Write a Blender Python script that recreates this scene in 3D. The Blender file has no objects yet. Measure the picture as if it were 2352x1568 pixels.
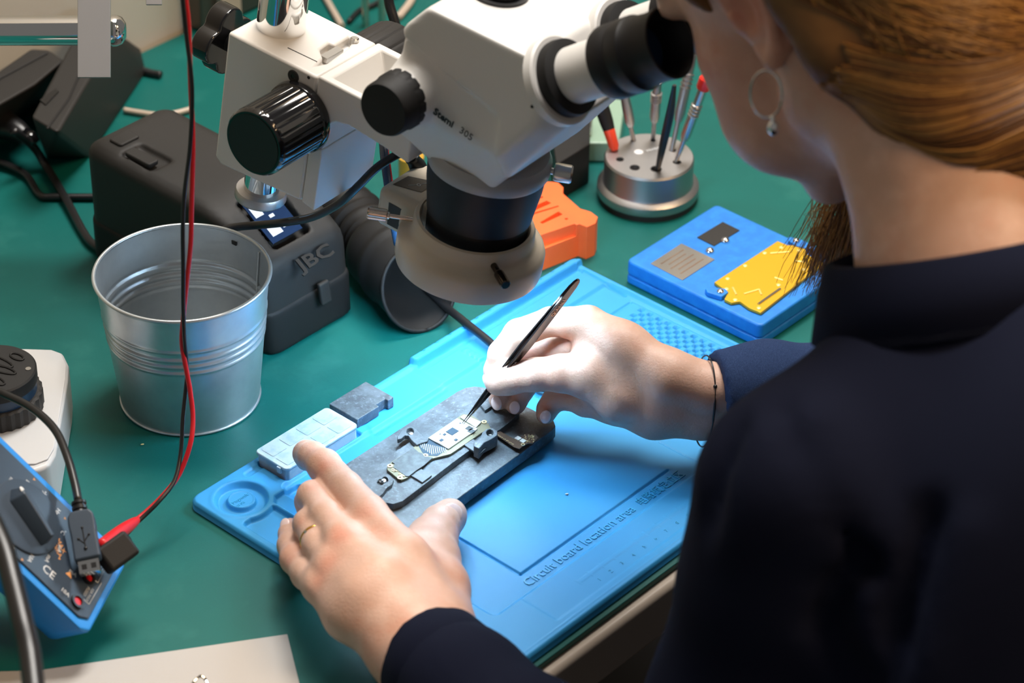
import bpy, bmesh, math, random
import numpy as np
from mathutils import Matrix, Vector
import openvdb
random.seed(7)
sc = bpy.context.scene
COL = sc.collection
CM = 0.01                      # everything below is written in centimetres, z = 0 is the desk surface

# ------------------------------------------------------------------ camera
FPX, PITCH, ROLL, DIST = 6164.2, math.radians(35.033), math.radians(.836), 173.0
cp, sp = math.cos(PITCH), math.sin(PITCH)
CAM = np.array([0, -DIST*cp, DIST*sp])
FW = np.array([0, cp, -sp]); _r = np.array([1, 0, 0.]); _u = np.array([0, sp, cp])
RT = math.cos(ROLL)*_r+math.sin(ROLL)*_u
UP = -math.sin(ROLL)*_r+math.cos(ROLL)*_u
cd = bpy.data.cameras.new('camera'); co = bpy.data.objects.new('camera', cd); COL.objects.link(co)
cd.sensor_width = 36; cd.lens = FPX/2352*36; cd.clip_start = .05; cd.clip_end = 30
co.matrix_world = Matrix(((RT[0], UP[0], -FW[0], CAM[0]*CM), (RT[1], UP[1], -FW[1], CAM[1]*CM), (RT[2], UP[2], -FW[2], CAM[2]*CM), (0, 0, 0, 1)))
cd.dof.use_dof = True; cd.dof.focus_distance = 1.625; cd.dof.aperture_fstop = 8.0
sc.camera = co
# ------------------------------------------------------------------ world, lights, exposure
w = bpy.data.worlds.new('room'); sc.world = w; w.use_nodes = True
w.node_tree.nodes['Background'].inputs[0].default_value = (1, .95, .89, 1)
w.node_tree.nodes['Background'].inputs[1].default_value = .15
def area(name, loc, target, size, energy, color, sy=None):
    l = bpy.data.lights.new(name, 'AREA'); l.energy = energy; l.color = color; l.shape = 'RECTANGLE'; l.size = size*CM; l.size_y = (sy or size)*CM
    o = bpy.data.objects.new(name, l); COL.objects.link(o); o.location = [c*CM for c in loc]
    d = Vector(target)-Vector(loc); o.rotation_euler = d.to_track_quat('-Z', 'Y').to_euler(); return o
area('ceiling_panel_light', (-5, 60, 190), (0, 5, 0), 110, 92, (1, .955, .90), 70)
area('ceiling_panel_light', (120, -70, 180), (15, -20, 10), 70, 24, (1, .66, .36), 70)
sc.view_settings.view_transform = 'Standard'; sc.view_settings.look = 'None'
sc.view_settings.exposure = 0; sc.view_settings.gamma = 1

# ------------------------------------------------------------------ placement helpers
def ray(x, y): return FW+RT*(x-1176)/FPX-UP*(y-784)/FPX
def at(x, y, z=0.): d = ray(x, y); return CAM+d*(z-CAM[2])/d[2]
def atY(x, y, Y): d = ray(x, y); return CAM+d*(Y-CAM[1])/d[1]
def atD(x, y, D): return CAM+ray(x, y)*D
yaw = math.radians(48.4)
E1 = np.array([math.cos(yaw), math.sin(yaw), 0]); VV = np.array([-math.sin(yaw), math.cos(yaw), 0]); ZZ = np.array([0, 0, 1.])
L0 = np.array([-19.05, -17.5, 0.])                     # left corner of the blue repair mat
def uw(u, w_, z=0.): return L0+u*E1-w_*VV+np.array([0, 0, z])
MA = E1+.137*VV-.061*ZZ; MA /= np.linalg.norm(MA)
MZ = ZZ+.061*E1-.127*VV; MZ -= MA*(MZ@MA); MZ /= np.linalg.norm(MZ)
MBX = np.cross(MZ, MA)
MO = atY(1075, 600, -9.3)
def wl(a, b, c): return MO+a*MA+b*MBX+c*MZ
def pl(x, y, a=None, b=None, c=None):
    n, k = (MA, a) if a is not None else (MBX, b) if b is not None else (MZ, c)
    d = ray(x, y); t = ((MO+n*k-CAM)@n)/(d@n); p = CAM+d*t-MO
    return np.array([p@MA, p@MBX, p@MZ])

# ------------------------------------------------------------------ materials
def mat(name, col, rough=.5, metal=0., noise=None, bump=None, spec=.5, coat=0., trans=0., sss=0., emit=None, alpha=1., aniso=0., sssc=None, sheen=0.):
    m = bpy.data.materials.new(name); m.use_nodes = True; nt = m.node_tree; b = nt.nodes['Principled BSDF']
    b.inputs['Base Color'].default_value = (*col, 1); b.inputs['Roughness'].default_value = rough; b.inputs['Metallic'].default_value = metal
    b.inputs['Specular IOR Level'].default_value = spec; b.inputs['Coat Weight'].default_value = coat; b.inputs['Transmission Weight'].default_value = trans
    b.inputs['Sheen Weight'].default_value = sheen
    if sss: b.inputs['Subsurface Weight'].default_value = sss; b.inputs['Subsurface Radius'].default_value = sssc or (1, .35, .2); b.inputs['Subsurface Scale'].default_value = .004
    if emit: b.inputs['Emission Color'].default_value = (*emit[0], 1); b.inputs['Emission Strength'].default_value = emit[1]
    if aniso: b.inputs['Anisotropic'].default_value = aniso
    tc = nt.nodes.new('ShaderNodeTexCoord')
    def nz(scale, detail=4, rgh=.6, stretch=None):
        n = nt.nodes.new('ShaderNodeTexNoise'); n.inputs['Scale'].default_value = scale; n.inputs['Detail'].default_value = detail; n.inputs['Roughness'].default_value = rgh
        if stretch:
            mp = nt.nodes.new('ShaderNodeMapping'); mp.inputs['Scale'].default_value = stretch[:3]
            if len(stretch) > 3: mp.inputs['Rotation'].default_value = stretch[3:]
            nt.links.new(tc.outputs['Object'], mp.inputs['Vector']); nt.links.new(mp.outputs[0], n.inputs['Vector'])
        else: nt.links.new(tc.outputs['Object'], n.inputs['Vector'])
        return n
    if noise:                                   # list of (scale, lo, hi, colour, stretch)
        prev = None
        for (s_, lo, hi, c2, *st) in noise:
            n = nz(s_, stretch=st[0] if st else None); r = nt.nodes.new('ShaderNodeMapRange'); r.inputs[1].default_value = lo; r.inputs[2].default_value = hi
            nt.links.new(n.outputs[0], r.inputs[0]); mx = nt.nodes.new('ShaderNodeMix'); mx.data_type = 'RGBA'
            nt.links.new(r.outputs[0], mx.inputs[0]); mx.inputs[7].default_value = (*c2, 1)
            if prev: nt.links.new(prev, mx.inputs[6])
            else: mx.inputs[6].default_value = (*col, 1)
            prev = mx.outputs[2]
        nt.links.new(prev, b.inputs['Base Color'])
    if bump:                                    # (scale, strength, distance_m, stretch)
        n = nz(bump[0], 5, stretch=bump[3] if len(bump) > 3 else None); bp = nt.nodes.new('ShaderNodeBump'); bp.inputs['Strength'].default_value = bump[1]; bp.inputs['Distance'].default_value = bump[2]
        nt.links.new(n.outputs[0], bp.inputs['Height']); nt.links.new(bp.outputs[0], b.inputs['Normal'])
    if alpha < 1: b.inputs['Alpha'].default_value = alpha
    return m
m_teal = mat('teal_antistatic_vinyl', (.0025, .118, .104), .42, spec=.3, noise=[(9, .35, .8, (.003, .096, .085)), (900, .695, .73, (.08, .2, .17)), (25, .55, .85, (.018, .155, .135))], bump=(1500, .25, .0004))
m_sil = mat('blue_silicone', (.036, .295, .62), .5, spec=.3, bump=(2500, .12, .0003))
m_silt = mat('blue_silicone_lettering', (.02, .33, .62), .47)
m_stone = mat('dark_composite_stone', (.075, .085, .095), .42, noise=[(75, .40, .65, (.16, .185, .205)), (480, .54, .74, (.21, .245, .27)), (40, .50, .72, (.06, .068, .075))], bump=(700, .35, .0006))
m_cream = mat('cream_laminate', (.50, .41, .33), .35)
m_case = mat('white_case_plastic', (.52, .52, .52), .4)
m_dark = mat('dark_floor', (.006, .006, .007), .8)
m_wall = mat('cream_wall_paint', (.62, .60, .54), .7, bump=(120, .1, .001))
m_galv = mat('galvanised_steel', (.55, .59, .61), .36, .8, noise=[(90, .4, .7, (.50, .54, .57))], bump=(1800, .05, .0003))
m_chrome = mat('polished_chrome', (.82, .82, .82), .06, 1.)
m_steel = mat('brushed_steel', (.55, .54, .52), .3, 1.)
m_alu = mat('sandblasted_aluminium', (.46, .45, .45), .42, 1., bump=(2500, .15, .0003))
m_brassy = mat('warm_nickel', (.70, .56, .48), .25, 1.)
m_white = mat('white_instrument_paint', (.72, .695, .66), .38, bump=(2500, .08, .0002))
m_ring = mat('cream_ring_light_plastic', (.55, .48, .38), .36)
m_blk = mat('black_satin_plastic', (.010, .010, .011), .34)
m_blkm = mat('black_matte_plastic', (.010, .0095, .0095), .62, spec=.35, bump=(2500, .3, .0003))
m_gry = mat('dark_grey_textured_plastic', (.021, .0195, .0185), .55, spec=.35, bump=(3000, .3, .0004))
m_blkg = mat('black_gloss', (.006, .006, .007), .12, coat=.4)
m_tube = mat('anodised_black_tube', (.006, .006, .008), .48, spec=.35)
m_rub = mat('black_rubber_cable', (.012, .012, .013), .33)
m_red = mat('red_cable_silicone', (.62, .012, .018), .35)
m_org = mat('orange_printed_plastic', (1.0, .16, .035), .45, noise=[(30, .4, .8, (.9, .13, .03))])
m_blue = mat('blue_fixture_composite', (.006, .17, .60), .5, noise=[(120, .4, .7, (.012, .22, .68))], bump=(900, .1, .0004))
m_gold = mat('gold_plate', (.62, .36, .008), .45, .35)
m_goldl = mat('gold_raised_marks', (.95, .72, .22), .4, .35)
m_mmb = mat('blue_rubber_holster', (.02, .25, .72), .5)
m_mmf = mat('slate_meter_face', (.035, .055, .085), .45, bump=(2500, .15, .0003))
m_ink = mat('white_print', (.72, .74, .76), .6)
m_inko = mat('orange_print', (.72, .33, .12), .6)
m_paper = mat('grey_card', (.46, .44, .42), .85, bump=(300, .1, .0004))
m_frost = mat('frosted_clear_plastic', (.50, .60, .64), .4, sss=.3, sssc=(1, 1, 1), noise=[(110, .47, .6, (.38, .52, .58))])
m_plate = mat('frosted_grey_acrylic', (.33, .33, .34), .35)
m_pcb = mat('circuit_board_edge', (.22, .20, .13), .4, .4)
m_shield = mat('tinned_shield_can', (.62, .62, .58), .42, .25, noise=[(1300, .55, .68, (.45, .48, .46))])
m_graph = mat('graphite_film', (.075, .085, .09), .45, .1, noise=[(200, .4, .7, (.13, .145, .15))])
m_chip = mat('dark_chip', (.02, .05, .08), .35)
m_copper = mat('copper_print', (.75, .42, .25), .4, .5)
m_brown = mat('brown_circuit_board', (.075, .045, .03), .35)
m_pad = mat('gold_solder_pad', (.75, .62, .38), .35, .7)
m_skin = mat('skin', (.63, .395, .30), .45, sss=.12, noise=[(22, .52, .78, (.66, .31, .21)), (70, .45, .8, (.74, .49, .39))], bump=(700, .42, .0006), spec=.4)
m_nail = mat('fingernail', (.86, .66, .63), .2, coat=.3)
m_hair = mat('auburn_blond_hair', (.26, .11, .024), .38, noise=[(9, .42, .62, (.42, .22, .06)), (60, .5, .7, (.10, .045, .012))], spec=.5)
m_hair2 = mat('hair_mass', (.13, .055, .014), .6, noise=[(14, .4, .65, (.26, .13, .035))])
m_cloth = mat('navy_shirt_cloth', (.0045, .0065, .019), .9, bump=(1400, .3, .0004), spec=.12)
m_clothc = mat('navy_cuff_weave', (.012, .028, .085), .85, noise=[(2600, .5, .6, (.03, .06, .15))], bump=(2600, .5, .0005), spec=.2)
m_trous = mat('black_trouser_cloth', (.006, .006, .008), .9)
m_led = mat('ring_led_diffuser', (1, 1, 1), .4, emit=((.54, .78, 1.), 102.))
m_scr = mat('display_glass', (.012, .03, .08), .1)
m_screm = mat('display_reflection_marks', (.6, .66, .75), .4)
m_ywell = mat('yellow_mark', (.7, .6, .25), .5)
m_green = mat('pale_green_clear_plastic', (.28, .42, .33), .15)
m_lip = mat('lips', (.5, .2, .17), .4)
m_amber = mat('amber_glass', (.5, .28, .03), .3)

# ------------------------------------------------------------------ mesh builder
def rowz(ax):
    ax = np.array(ax, float); ax /= np.linalg.norm(ax); t = np.array([1, 0, 0.]) if abs(ax[0]) < .8 else np.array([0, 1., 0])
    x = np.cross(t, ax); x /= np.linalg.norm(x); return x, np.cross(ax, x), ax
def catmull(P, n=6):
    P = [np.array(p, float) for p in P]
    if len(P) < 3: return P
    Q = [2*P[0]-P[1]]+P+[2*P[-1]-P[-2]]; out = []
    for i in range(1, len(Q)-2):
        a, b, c, d = Q[i-1:i+3]
        for k in range(n):
            t = k/n; out.append(.5*((2*b)+(c-a)*t+(2*a-5*b+4*c-d)*t*t+(3*b-a-3*c+d)*t**3))
    out.append(P[-1]); return out
class MB:
    def __init__(s): s.v = []; s.f = []
    def add(s, V, F):
        n = len(s.v); s.v += [tuple(map(float, p)) for p in V]; s.f += [tuple(i+n for i in f) for f in F]; return s
    def prism(s, poly, z0, z1, top=None):                      # poly in world xy; top = optional other outline
        n = len(poly); top = top if top is not None else poly
        a = sum(poly[i][0]*poly[(i+1) % n][1]-poly[(i+1) % n][0]*poly[i][1] for i in range(n))
        if a < 0: poly = poly[::-1]; top = top[::-1]
        V = [(p[0], p[1], z0) for p in poly]+[(p[0], p[1], z1) for p in top]
        F = [tuple(range(n-1, -1, -1)), tuple(range(n, 2*n))]+[(i, (i+1) % n, n+(i+1) % n, n+i) for i in range(n)]
        return s.add(V, F)
    def slab(s, pts, off):                                     # any planar outline, extruded by the vector off
        pts = [np.array(p, float) for p in pts]; off = np.array(off, float); n = len(pts)
        N = sum(np.cross(pts[i]-pts[0], pts[(i+1) % n]-pts[0]) for i in range(n))
        if N@off < 0: pts = pts[::-1]
        V = pts+[p+off for p in pts]
        F = [tuple(range(n-1, -1, -1)), tuple(range(n, 2*n))]+[(i, (i+1) % n, n+(i+1) % n, n+i) for i in range(n)]
        return s.add(V, F)
    def box(s, c, X, Y, Z):                                    # centre and the three half-axis vectors
        c, X, Y, Z = [np.array(q, float) for q in (c, X, Y, Z)]
        return s.slab([c-X-Y-Z, c+X-Y-Z, c+X+Y-Z, c-X+Y-Z], 2*Z)
    def lathe(s, prof, c, ax=(0, 0, 1), seg=48, mod=None, xdir=None):
        X, Y, Z = rowz(ax); c = np.array(c, float)
        if xdir is not None: X = np.array(xdir, float); X -= Z*(X@Z); X /= np.linalg.norm(X); Y = np.cross(Z, X)
        V = []
        for r, h in prof:
            for k in range(seg):
                t = 2*math.pi*k/seg; q = r*(mod(t, h) if mod else 1); V.append(c+X*q*math.cos(t)+Y*q*math.sin(t)+Z*h)
        F = []
        for i in range(len(prof)-1):
            for k in range(seg): F.append((i*seg+k, i*seg+(k+1) % seg, (i+1)*seg+(k+1) % seg, (i+1)*seg+k))
        if prof[0][0] > 1e-6: F.append(tuple(range(seg-1, -1, -1)))
        if prof[-1][0] > 1e-6: F.append(tuple((len(prof)-1)*seg+k for k in range(seg)))
        return s.add(V, F)
    def shell(s, prof, c, ax=(0, 0, 1), seg=64, xdir=None):    # closed profile (a tube wall): last point joins the first
        X, Y, Z = rowz(ax); c = np.array(c, float); m = len(prof); V = []
        if xdir is not None: X = np.array(xdir, float); X -= Z*(X@Z); X /= np.linalg.norm(X); Y = np.cross(Z, X)
        for r, h in prof:
            for k in range(seg): t = 2*math.pi*k/seg; V.append(c+X*r*math.cos(t)+Y*r*math.sin(t)+Z*h)
        return s.add(V, [(i*seg+k, i*seg+(k+1) % seg, ((i+1) % m)*seg+(k+1) % seg, ((i+1) % m)*seg+k) for i in range(m) for k in range(seg)])
    def tube(s, P, r, seg=10, n=6, smooth=True):
        R_ = r if hasattr(r, '__len__') else [r]*len(P)
        if smooth and len(P) > 2: Q = catmull([np.append(np.array(p, float), q) for p, q in zip(P, R_)], n); R_ = [q[3] for q in Q]; P = [q[:3] for q in Q]
        P = [np.array(p, float) for p in P]; V = []; X = None
        for i, p in enumerate(P):
            d = P[min(i+1, len(P)-1)]-P[max(i-1, 0)]; d /= np.linalg.norm(d)+1e-12
            if X is None: X, Y, _ = rowz(d)
            else: X = X-d*(X@d); X /= np.linalg.norm(X); Y = np.cross(d, X)
            for k in range(seg): t = 2*math.pi*k/seg; V.append(p+R_[i]*(X*math.cos(t)+Y*math.sin(t)))
        F = [(i*seg+k, i*seg+(k+1) % seg, (i+1)*seg+(k+1) % seg, (i+1)*seg+k) for i in range(len(P)-1) for k in range(seg)]
        F += [tuple(range(seg-1, -1, -1)), tuple((len(P)-1)*seg+k for k in range(seg))]
        return s.add(V, F)
    def ball(s, c, r, X=(1, 0, 0), Y=(0, 1, 0), Z=(0, 0, 1), seg=20, rings=12):
        c, X, Y, Z = [np.array(q, float) for q in (c, X, Y, Z)]; V = [c-Z*r]
        for i in range(1, rings):
            a = -math.pi/2+math.pi*i/rings
            for k in range(seg): t = 2*math.pi*k/seg; V.append(c+r*(math.cos(a)*(X*math.cos(t)+Y*math.sin(t))+math.sin(a)*Z))
        V.append(c+Z*r); F = [(0, 1+(k+1) % seg, 1+k) for k in range(seg)]
        for i in range(rings-2):
            for k in range(seg): F.append((1+i*seg+k, 1+i*seg+(k+1) % seg, 1+(i+1)*seg+(k+1) % seg, 1+(i+1)*seg+k))
        e = len(V)-1; F += [(e, 1+(rings-2)*seg+k, 1+(rings-2)*seg+(k+1) % seg) for k in range(seg)]
        return s.add(V, F)
    def hull(s, pts):
        b = bmesh.new()
        for p in pts: b.verts.new([float(q) for q in p])
        r = bmesh.ops.convex_hull(b, input=b.verts[:]); bmesh.ops.delete(b, geom=list({g for g in r['geom_interior']+r['geom_unused'] if isinstance(g, bmesh.types.BMVert)}), context='VERTS')
        bmesh.ops.recalc_face_normals(b, faces=b.faces[:]); bmesh.ops.dissolve_limit(b, angle_limit=.06, verts=b.verts[:], edges=b.edges[:])
        b.verts.index_update(); s.add([v.co[:] for v in b.verts], [[q.index for q in f.verts] for f in b.faces]); b.free(); return s
    def text(s, body, size, o, X, Y, depth=.02, align='LEFT', shear=0., bold=0., fit=0.):
        c = bpy.data.curves.new('t', 'FONT'); c.body = body; c.size = size; c.extrude = depth/2; c.align_x = align; c.resolution_u = 2; c.shear = shear; c.offset = bold
        ob = bpy.data.objects.new('t', c); COL.objects.link(ob); dg = bpy.context.evaluated_depsgraph_get(); me = bpy.data.meshes.new_from_object(ob.evaluated_get(dg))
        o, X, Y = [np.array(q, float) for q in (o, X, Y)]; N = np.cross(X, Y)
        if fit: X = X*fit/max(v.co.x for v in me.vertices)
        s.add([o+X*v.co.x+Y*v.co.y+N*v.co.z for v in me.vertices], [list(p.vertices) for p in me.polygons])
        bpy.data.objects.remove(ob); bpy.data.curves.remove(c); bpy.data.meshes.remove(me); return s
FR = {}
def thing(name, label, cat, o=(0, 0, 0), X=(1, 0, 0), Y=(0, 1, 0), group=None):
    e = bpy.data.objects.new(name, None); COL.objects.link(e); e.empty_display_size = .02
    X = np.array(X, float); Y = np.array(Y, float); Z = np.cross(X, Y); o = np.array(o, float)
    e.matrix_world = Matrix([[X[i], Y[i], Z[i], o[i]*CM] for i in range(3)]+[[0, 0, 0, 1]])
    FR[e.name] = (o, X, Y, Z); tag(e, label, cat, group); return e
def tag(o, label, cat=None, group=None, kind=None):
    if label: o['label'] = label
    if cat: o['category'] = cat
    if group: o['group'] = group
    if kind: o['kind'] = kind
    return o
def build(name, mb, m, parent=None, bevel=0., label=None, cat=None, group=None, kind=None, smooth=32, seg=2, sub=0, local=False, origin=None):
    V = np.array(mb.v, float)
    if parent is not None: fr = FR[parent.name]
    else:
        o = np.array(origin, float) if origin is not None else np.array([V[:, 0].mean(), V[:, 1].mean(), V[:, 2].min()]); fr = (o, np.array([1, 0, 0.]), np.array([0, 1., 0]), ZZ)
    if not local: V = (V-fr[0])@np.array([fr[1], fr[2], fr[3]]).T
    me = bpy.data.meshes.new(name); me.from_pydata((V*CM).tolist(), [], mb.f); me.materials.append(m); me.update()
    ob = bpy.data.objects.new(name, me); COL.objects.link(ob)
    if parent is not None: ob.parent = parent
    else: ob.location = fr[0]*CM
    FR[ob.name] = fr
    if smooth:
        me.polygons.foreach_set('use_smooth', [True]*len(me.polygons))
        if not bevel and smooth < 180: me.set_sharp_from_angle(angle=math.radians(smooth))
    if bevel:
        b = ob.modifiers.new('bevel', 'BEVEL'); b.width = bevel*CM; b.segments = seg; b.limit_method = 'ANGLE'; b.angle_limit = math.radians(28); b.harden_normals = False
        wn = ob.modifiers.new('wn', 'WEIGHTED_NORMAL'); wn.keep_sharp = True
    if sub: q = ob.modifiers.new('sub', 'SUBSURF'); q.levels = sub; q.render_levels = sub
    tag(ob, label, cat, group, kind); return ob
def cut(ob, mb):                                           # boolean difference with a cutter built in world coordinates
    fr = FR[ob.name]; V = (np.array(mb.v, float)-fr[0])@np.array([fr[1], fr[2], fr[3]]).T
    me = bpy.data.meshes.new('c'); me.from_pydata((V*CM).tolist(), [], mb.f); c = bpy.data.objects.new('c', me); COL.objects.link(c); c.parent = ob.parent; c.location = ob.location
    bpy.context.view_layer.update()
    md = ob.modifiers.new('b', 'BOOLEAN'); md.operation = 'DIFFERENCE'; md.object = c; md.solver = 'EXACT'
    while ob.modifiers[0] != md: 
        i = list(ob.modifiers).index(md); ob.modifiers.move(i, i-1)
    vis = [(q, q.show_viewport) for q in ob.modifiers if q != md]
    for q, _ in vis: q.show_viewport = False
    dg = bpy.context.evaluated_depsgraph_get(); dg.update(); nm = bpy.data.meshes.new_from_object(ob.evaluated_get(dg)); ob.modifiers.remove(md); old = ob.data; ob.data = nm
    for q, s_ in vis: q.show_viewport = s_
    bpy.data.objects.remove(c); nm.set_sharp_from_angle(angle=math.radians(32)); return ob
# ------------------------------------------------------------------ signed distance modelling
class SDF:
    def __init__(s, lo, hi, h):
        s.lo = np.array(lo, float); s.h = h; n = np.ceil((np.array(hi)-s.lo)/h).astype(int)+1; s.n = n
        s.g = [(s.lo[i]+h*np.arange(n[i])).astype(np.float32) for i in range(3)]; s.d = np.full(n, 50., np.float32)
    def reg(s, lo, hi):
        a = [max(0, int((lo[i]-s.lo[i])/s.h)) for i in range(3)]; b = [min(s.n[i], int((hi[i]-s.lo[i])/s.h)+2) for i in range(3)]
        if any(b[i] <= a[i] for i in range(3)): return None, None
        sl = tuple(slice(a[i], b[i]) for i in range(3)); return sl, np.meshgrid(*[s.g[i][sl[i]] for i in range(3)], indexing='ij')
    def _mix(s, sl, d, k, sub):
        o = s.d[sl]
        if sub:
            if k: hh = np.clip(.5-.5*(o+d)/k, 0, 1); s.d[sl] = o*(1-hh)-d*hh+k*hh*(1-hh)
            else: s.d[sl] = np.maximum(o, -d)
        elif k: hh = np.clip(.5+.5*(o-d)/k, 0, 1); s.d[sl] = o*(1-hh)+d*hh-k*hh*(1-hh)
        else: s.d[sl] = np.minimum(o, d)
    def cone(s, a, b, ra, rb, k=.4, sub=False):
        a = np.array(a, float); b = np.array(b, float); R_ = max(ra, rb)+k*1.5+2*s.h+.3; sl, G = s.reg(np.minimum(a, b)-R_, np.maximum(a, b)+R_)
        if sl is None: return s
        d = b-a; L2 = d@d+1e-9; t = np.clip(((G[0]-a[0])*d[0]+(G[1]-a[1])*d[1]+(G[2]-a[2])*d[2])/L2, 0, 1)
        D = np.sqrt((G[0]-a[0]-t*d[0])**2+(G[1]-a[1]-t*d[1])**2+(G[2]-a[2]-t*d[2])**2)-(ra+(rb-ra)*t); s._mix(sl, D.astype(np.float32), k, sub); return s
    def chain(s, P, k=.4, sub=False):                     # [(point, radius), ...]
        for (a, ra), (b, rb) in zip(P[:-1], P[1:]): s.cone(a, b, ra, rb, k, sub)
        return s
    def ell(s, c, r, M_=None, k=.4, sub=False):
        c = np.array(c, float); r = np.array(r, float); R_ = r.max()+k*1.5+2*s.h+.5; sl, G = s.reg(c-R_, c+R_)
        if sl is None: return s
        q = [G[i]-c[i] for i in range(3)]
        if M_ is not None: q = [sum(M_[i][j]*q[i] for i in range(3)) for j in range(3)]     # columns of M_ are the axes
        a = np.sqrt(sum((q[i]/r[i])**2 for i in range(3)))+1e-6; b = np.sqrt(sum((q[i]/r[i]**2)**2 for i in range(3)))+1e-6
        s._mix(sl, (a*(a-1)/b).astype(np.float32), k, sub); return s
    def rbox(s, c, r, M_=None, rnd=.5, k=.3, sub=False):
        c = np.array(c, float); r = np.array(r, float); R_ = np.linalg.norm(r)+k+2*s.h; sl, G = s.reg(c-R_, c+R_)
        if sl is None: return s
        q = [G[i]-c[i] for i in range(3)]
        if M_ is not None: q = [sum(M_[i][j]*q[i] for i in range(3)) for j in range(3)]
        e = [np.abs(q[i])-(r[i]-rnd) for i in range(3)]; D = np.sqrt(sum(np.maximum(x, 0)**2 for x in e))+np.minimum(np.maximum(np.maximum(e[0], e[1]), e[2]), 0)-rnd
        s._mix(sl, D.astype(np.float32), k, sub); return s
    def plane(s, p, n, k=.3):                            # keep only the side the normal points away from
        n = np.array(n, float); n /= np.linalg.norm(n); p = np.array(p, float)
        G = np.meshgrid(*s.g, indexing='ij'); D = ((G[0]-p[0])*n[0]+(G[1]-p[1])*n[1]+(G[2]-p[2])*n[2]).astype(np.float32)
        hh = np.clip(.5-.5*(s.d-D)/k, 0, 1); s.d = s.d*(1-hh)+D*hh+k*hh*(1-hh); return s
    def mesh(s, mb=None):
        g = openvdb.FloatGrid(3*s.h); A_ = np.clip(s.d, -3*s.h, 3*s.h).astype(np.float64)
        for ax in range(3):
            i = [slice(None)]*3; i[ax] = 0; A_[tuple(i)] = s.h; i[ax] = -1; A_[tuple(i)] = s.h
        g.copyFromArray(A_); P, Q = g.convertToQuads(isovalue=0.); mb = mb or MB()
        P = np.array(P)*s.h+s.lo; n = len(mb.v); mb.v += [tuple(p) for p in P.tolist()]; mb.f += [tuple(int(i)+n for i in q) for q in Q.tolist()]; return mb

def U(u, w_, z=0.): return uw(u, w_, z)
def upoly(pts): return [tuple(uw(a, b)[:2]) for a, b in pts]
def ppoly(pts, z): return [tuple(at(x, y, z)[:2]) for x, y in pts]
def rrect(u0, w0, u1, w1, r, n=5):
    P = []
    for cx_, cy_, a0 in ((u1-r, w1-r, 0), (u0+r, w1-r, 90), (u0+r, w0+r, 180), (u1-r, w0+r, 270)):
        for k in range(n+1): a = math.radians(a0+90*k/n); P.append((cx_+r*math.cos(a), cy_+r*math.sin(a)))
    return P
def circ(c, r, n=24, a0=0, a1=360): return [(c[0]+r*math.cos(math.radians(a0+(a1-a0)*k/n)), c[1]+r*math.sin(math.radians(a0+(a1-a0)*k/n))) for k in range(n if a1-a0 == 360 else n+1)]

# ================================================================== setting
build('floor', MB().slab([(-260, -260, -75.3), (300, -260, -75.3), (300, 300, -75.3), (-260, 300, -75.3)], (0, 0, -5)), m_dark, kind='structure', smooth=0)
build('wall_back', MB().slab([U(-90, -44.5, -75), U(190, -44.5, -75), U(190, -44.5, 185), U(-90, -44.5, 185)], -VV*-6), m_wall, kind='structure', smooth=0)

# ================================================================== workbench and its teal mat
t = thing('workbench', 'cream topped workbench with a rounded front edge under the teal sheet', 'desk', U(20, 0, -75))
build('tabletop', MB().prism(upoly([(-60, -44), (85, -44), (85, 25.25), (-60, 25.25)]), -4.0, -.45), m_cream, t, bevel=.45, seg=3)
for a, b in ((-56, -40), (81, -40), (-56, 19), (81, 19)): build('leg', MB().prism(upoly([(a-2.5, b-2.5), (a+2.5, b-2.5), (a+2.5, b+2.5), (a-2.5, b+2.5)]), -75, -4.05), m_blkm, t, bevel=.2)
o = build('antistatic_mat', MB().prism(upoly([(-59, -43.5), (84, -43.5), (84, 24.5), (-59, 24.5)]), -.44, 0), m_teal, bevel=.06)
tag(o, 'large dark teal antistatic sheet covering the whole workbench top', 'mat')

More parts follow.
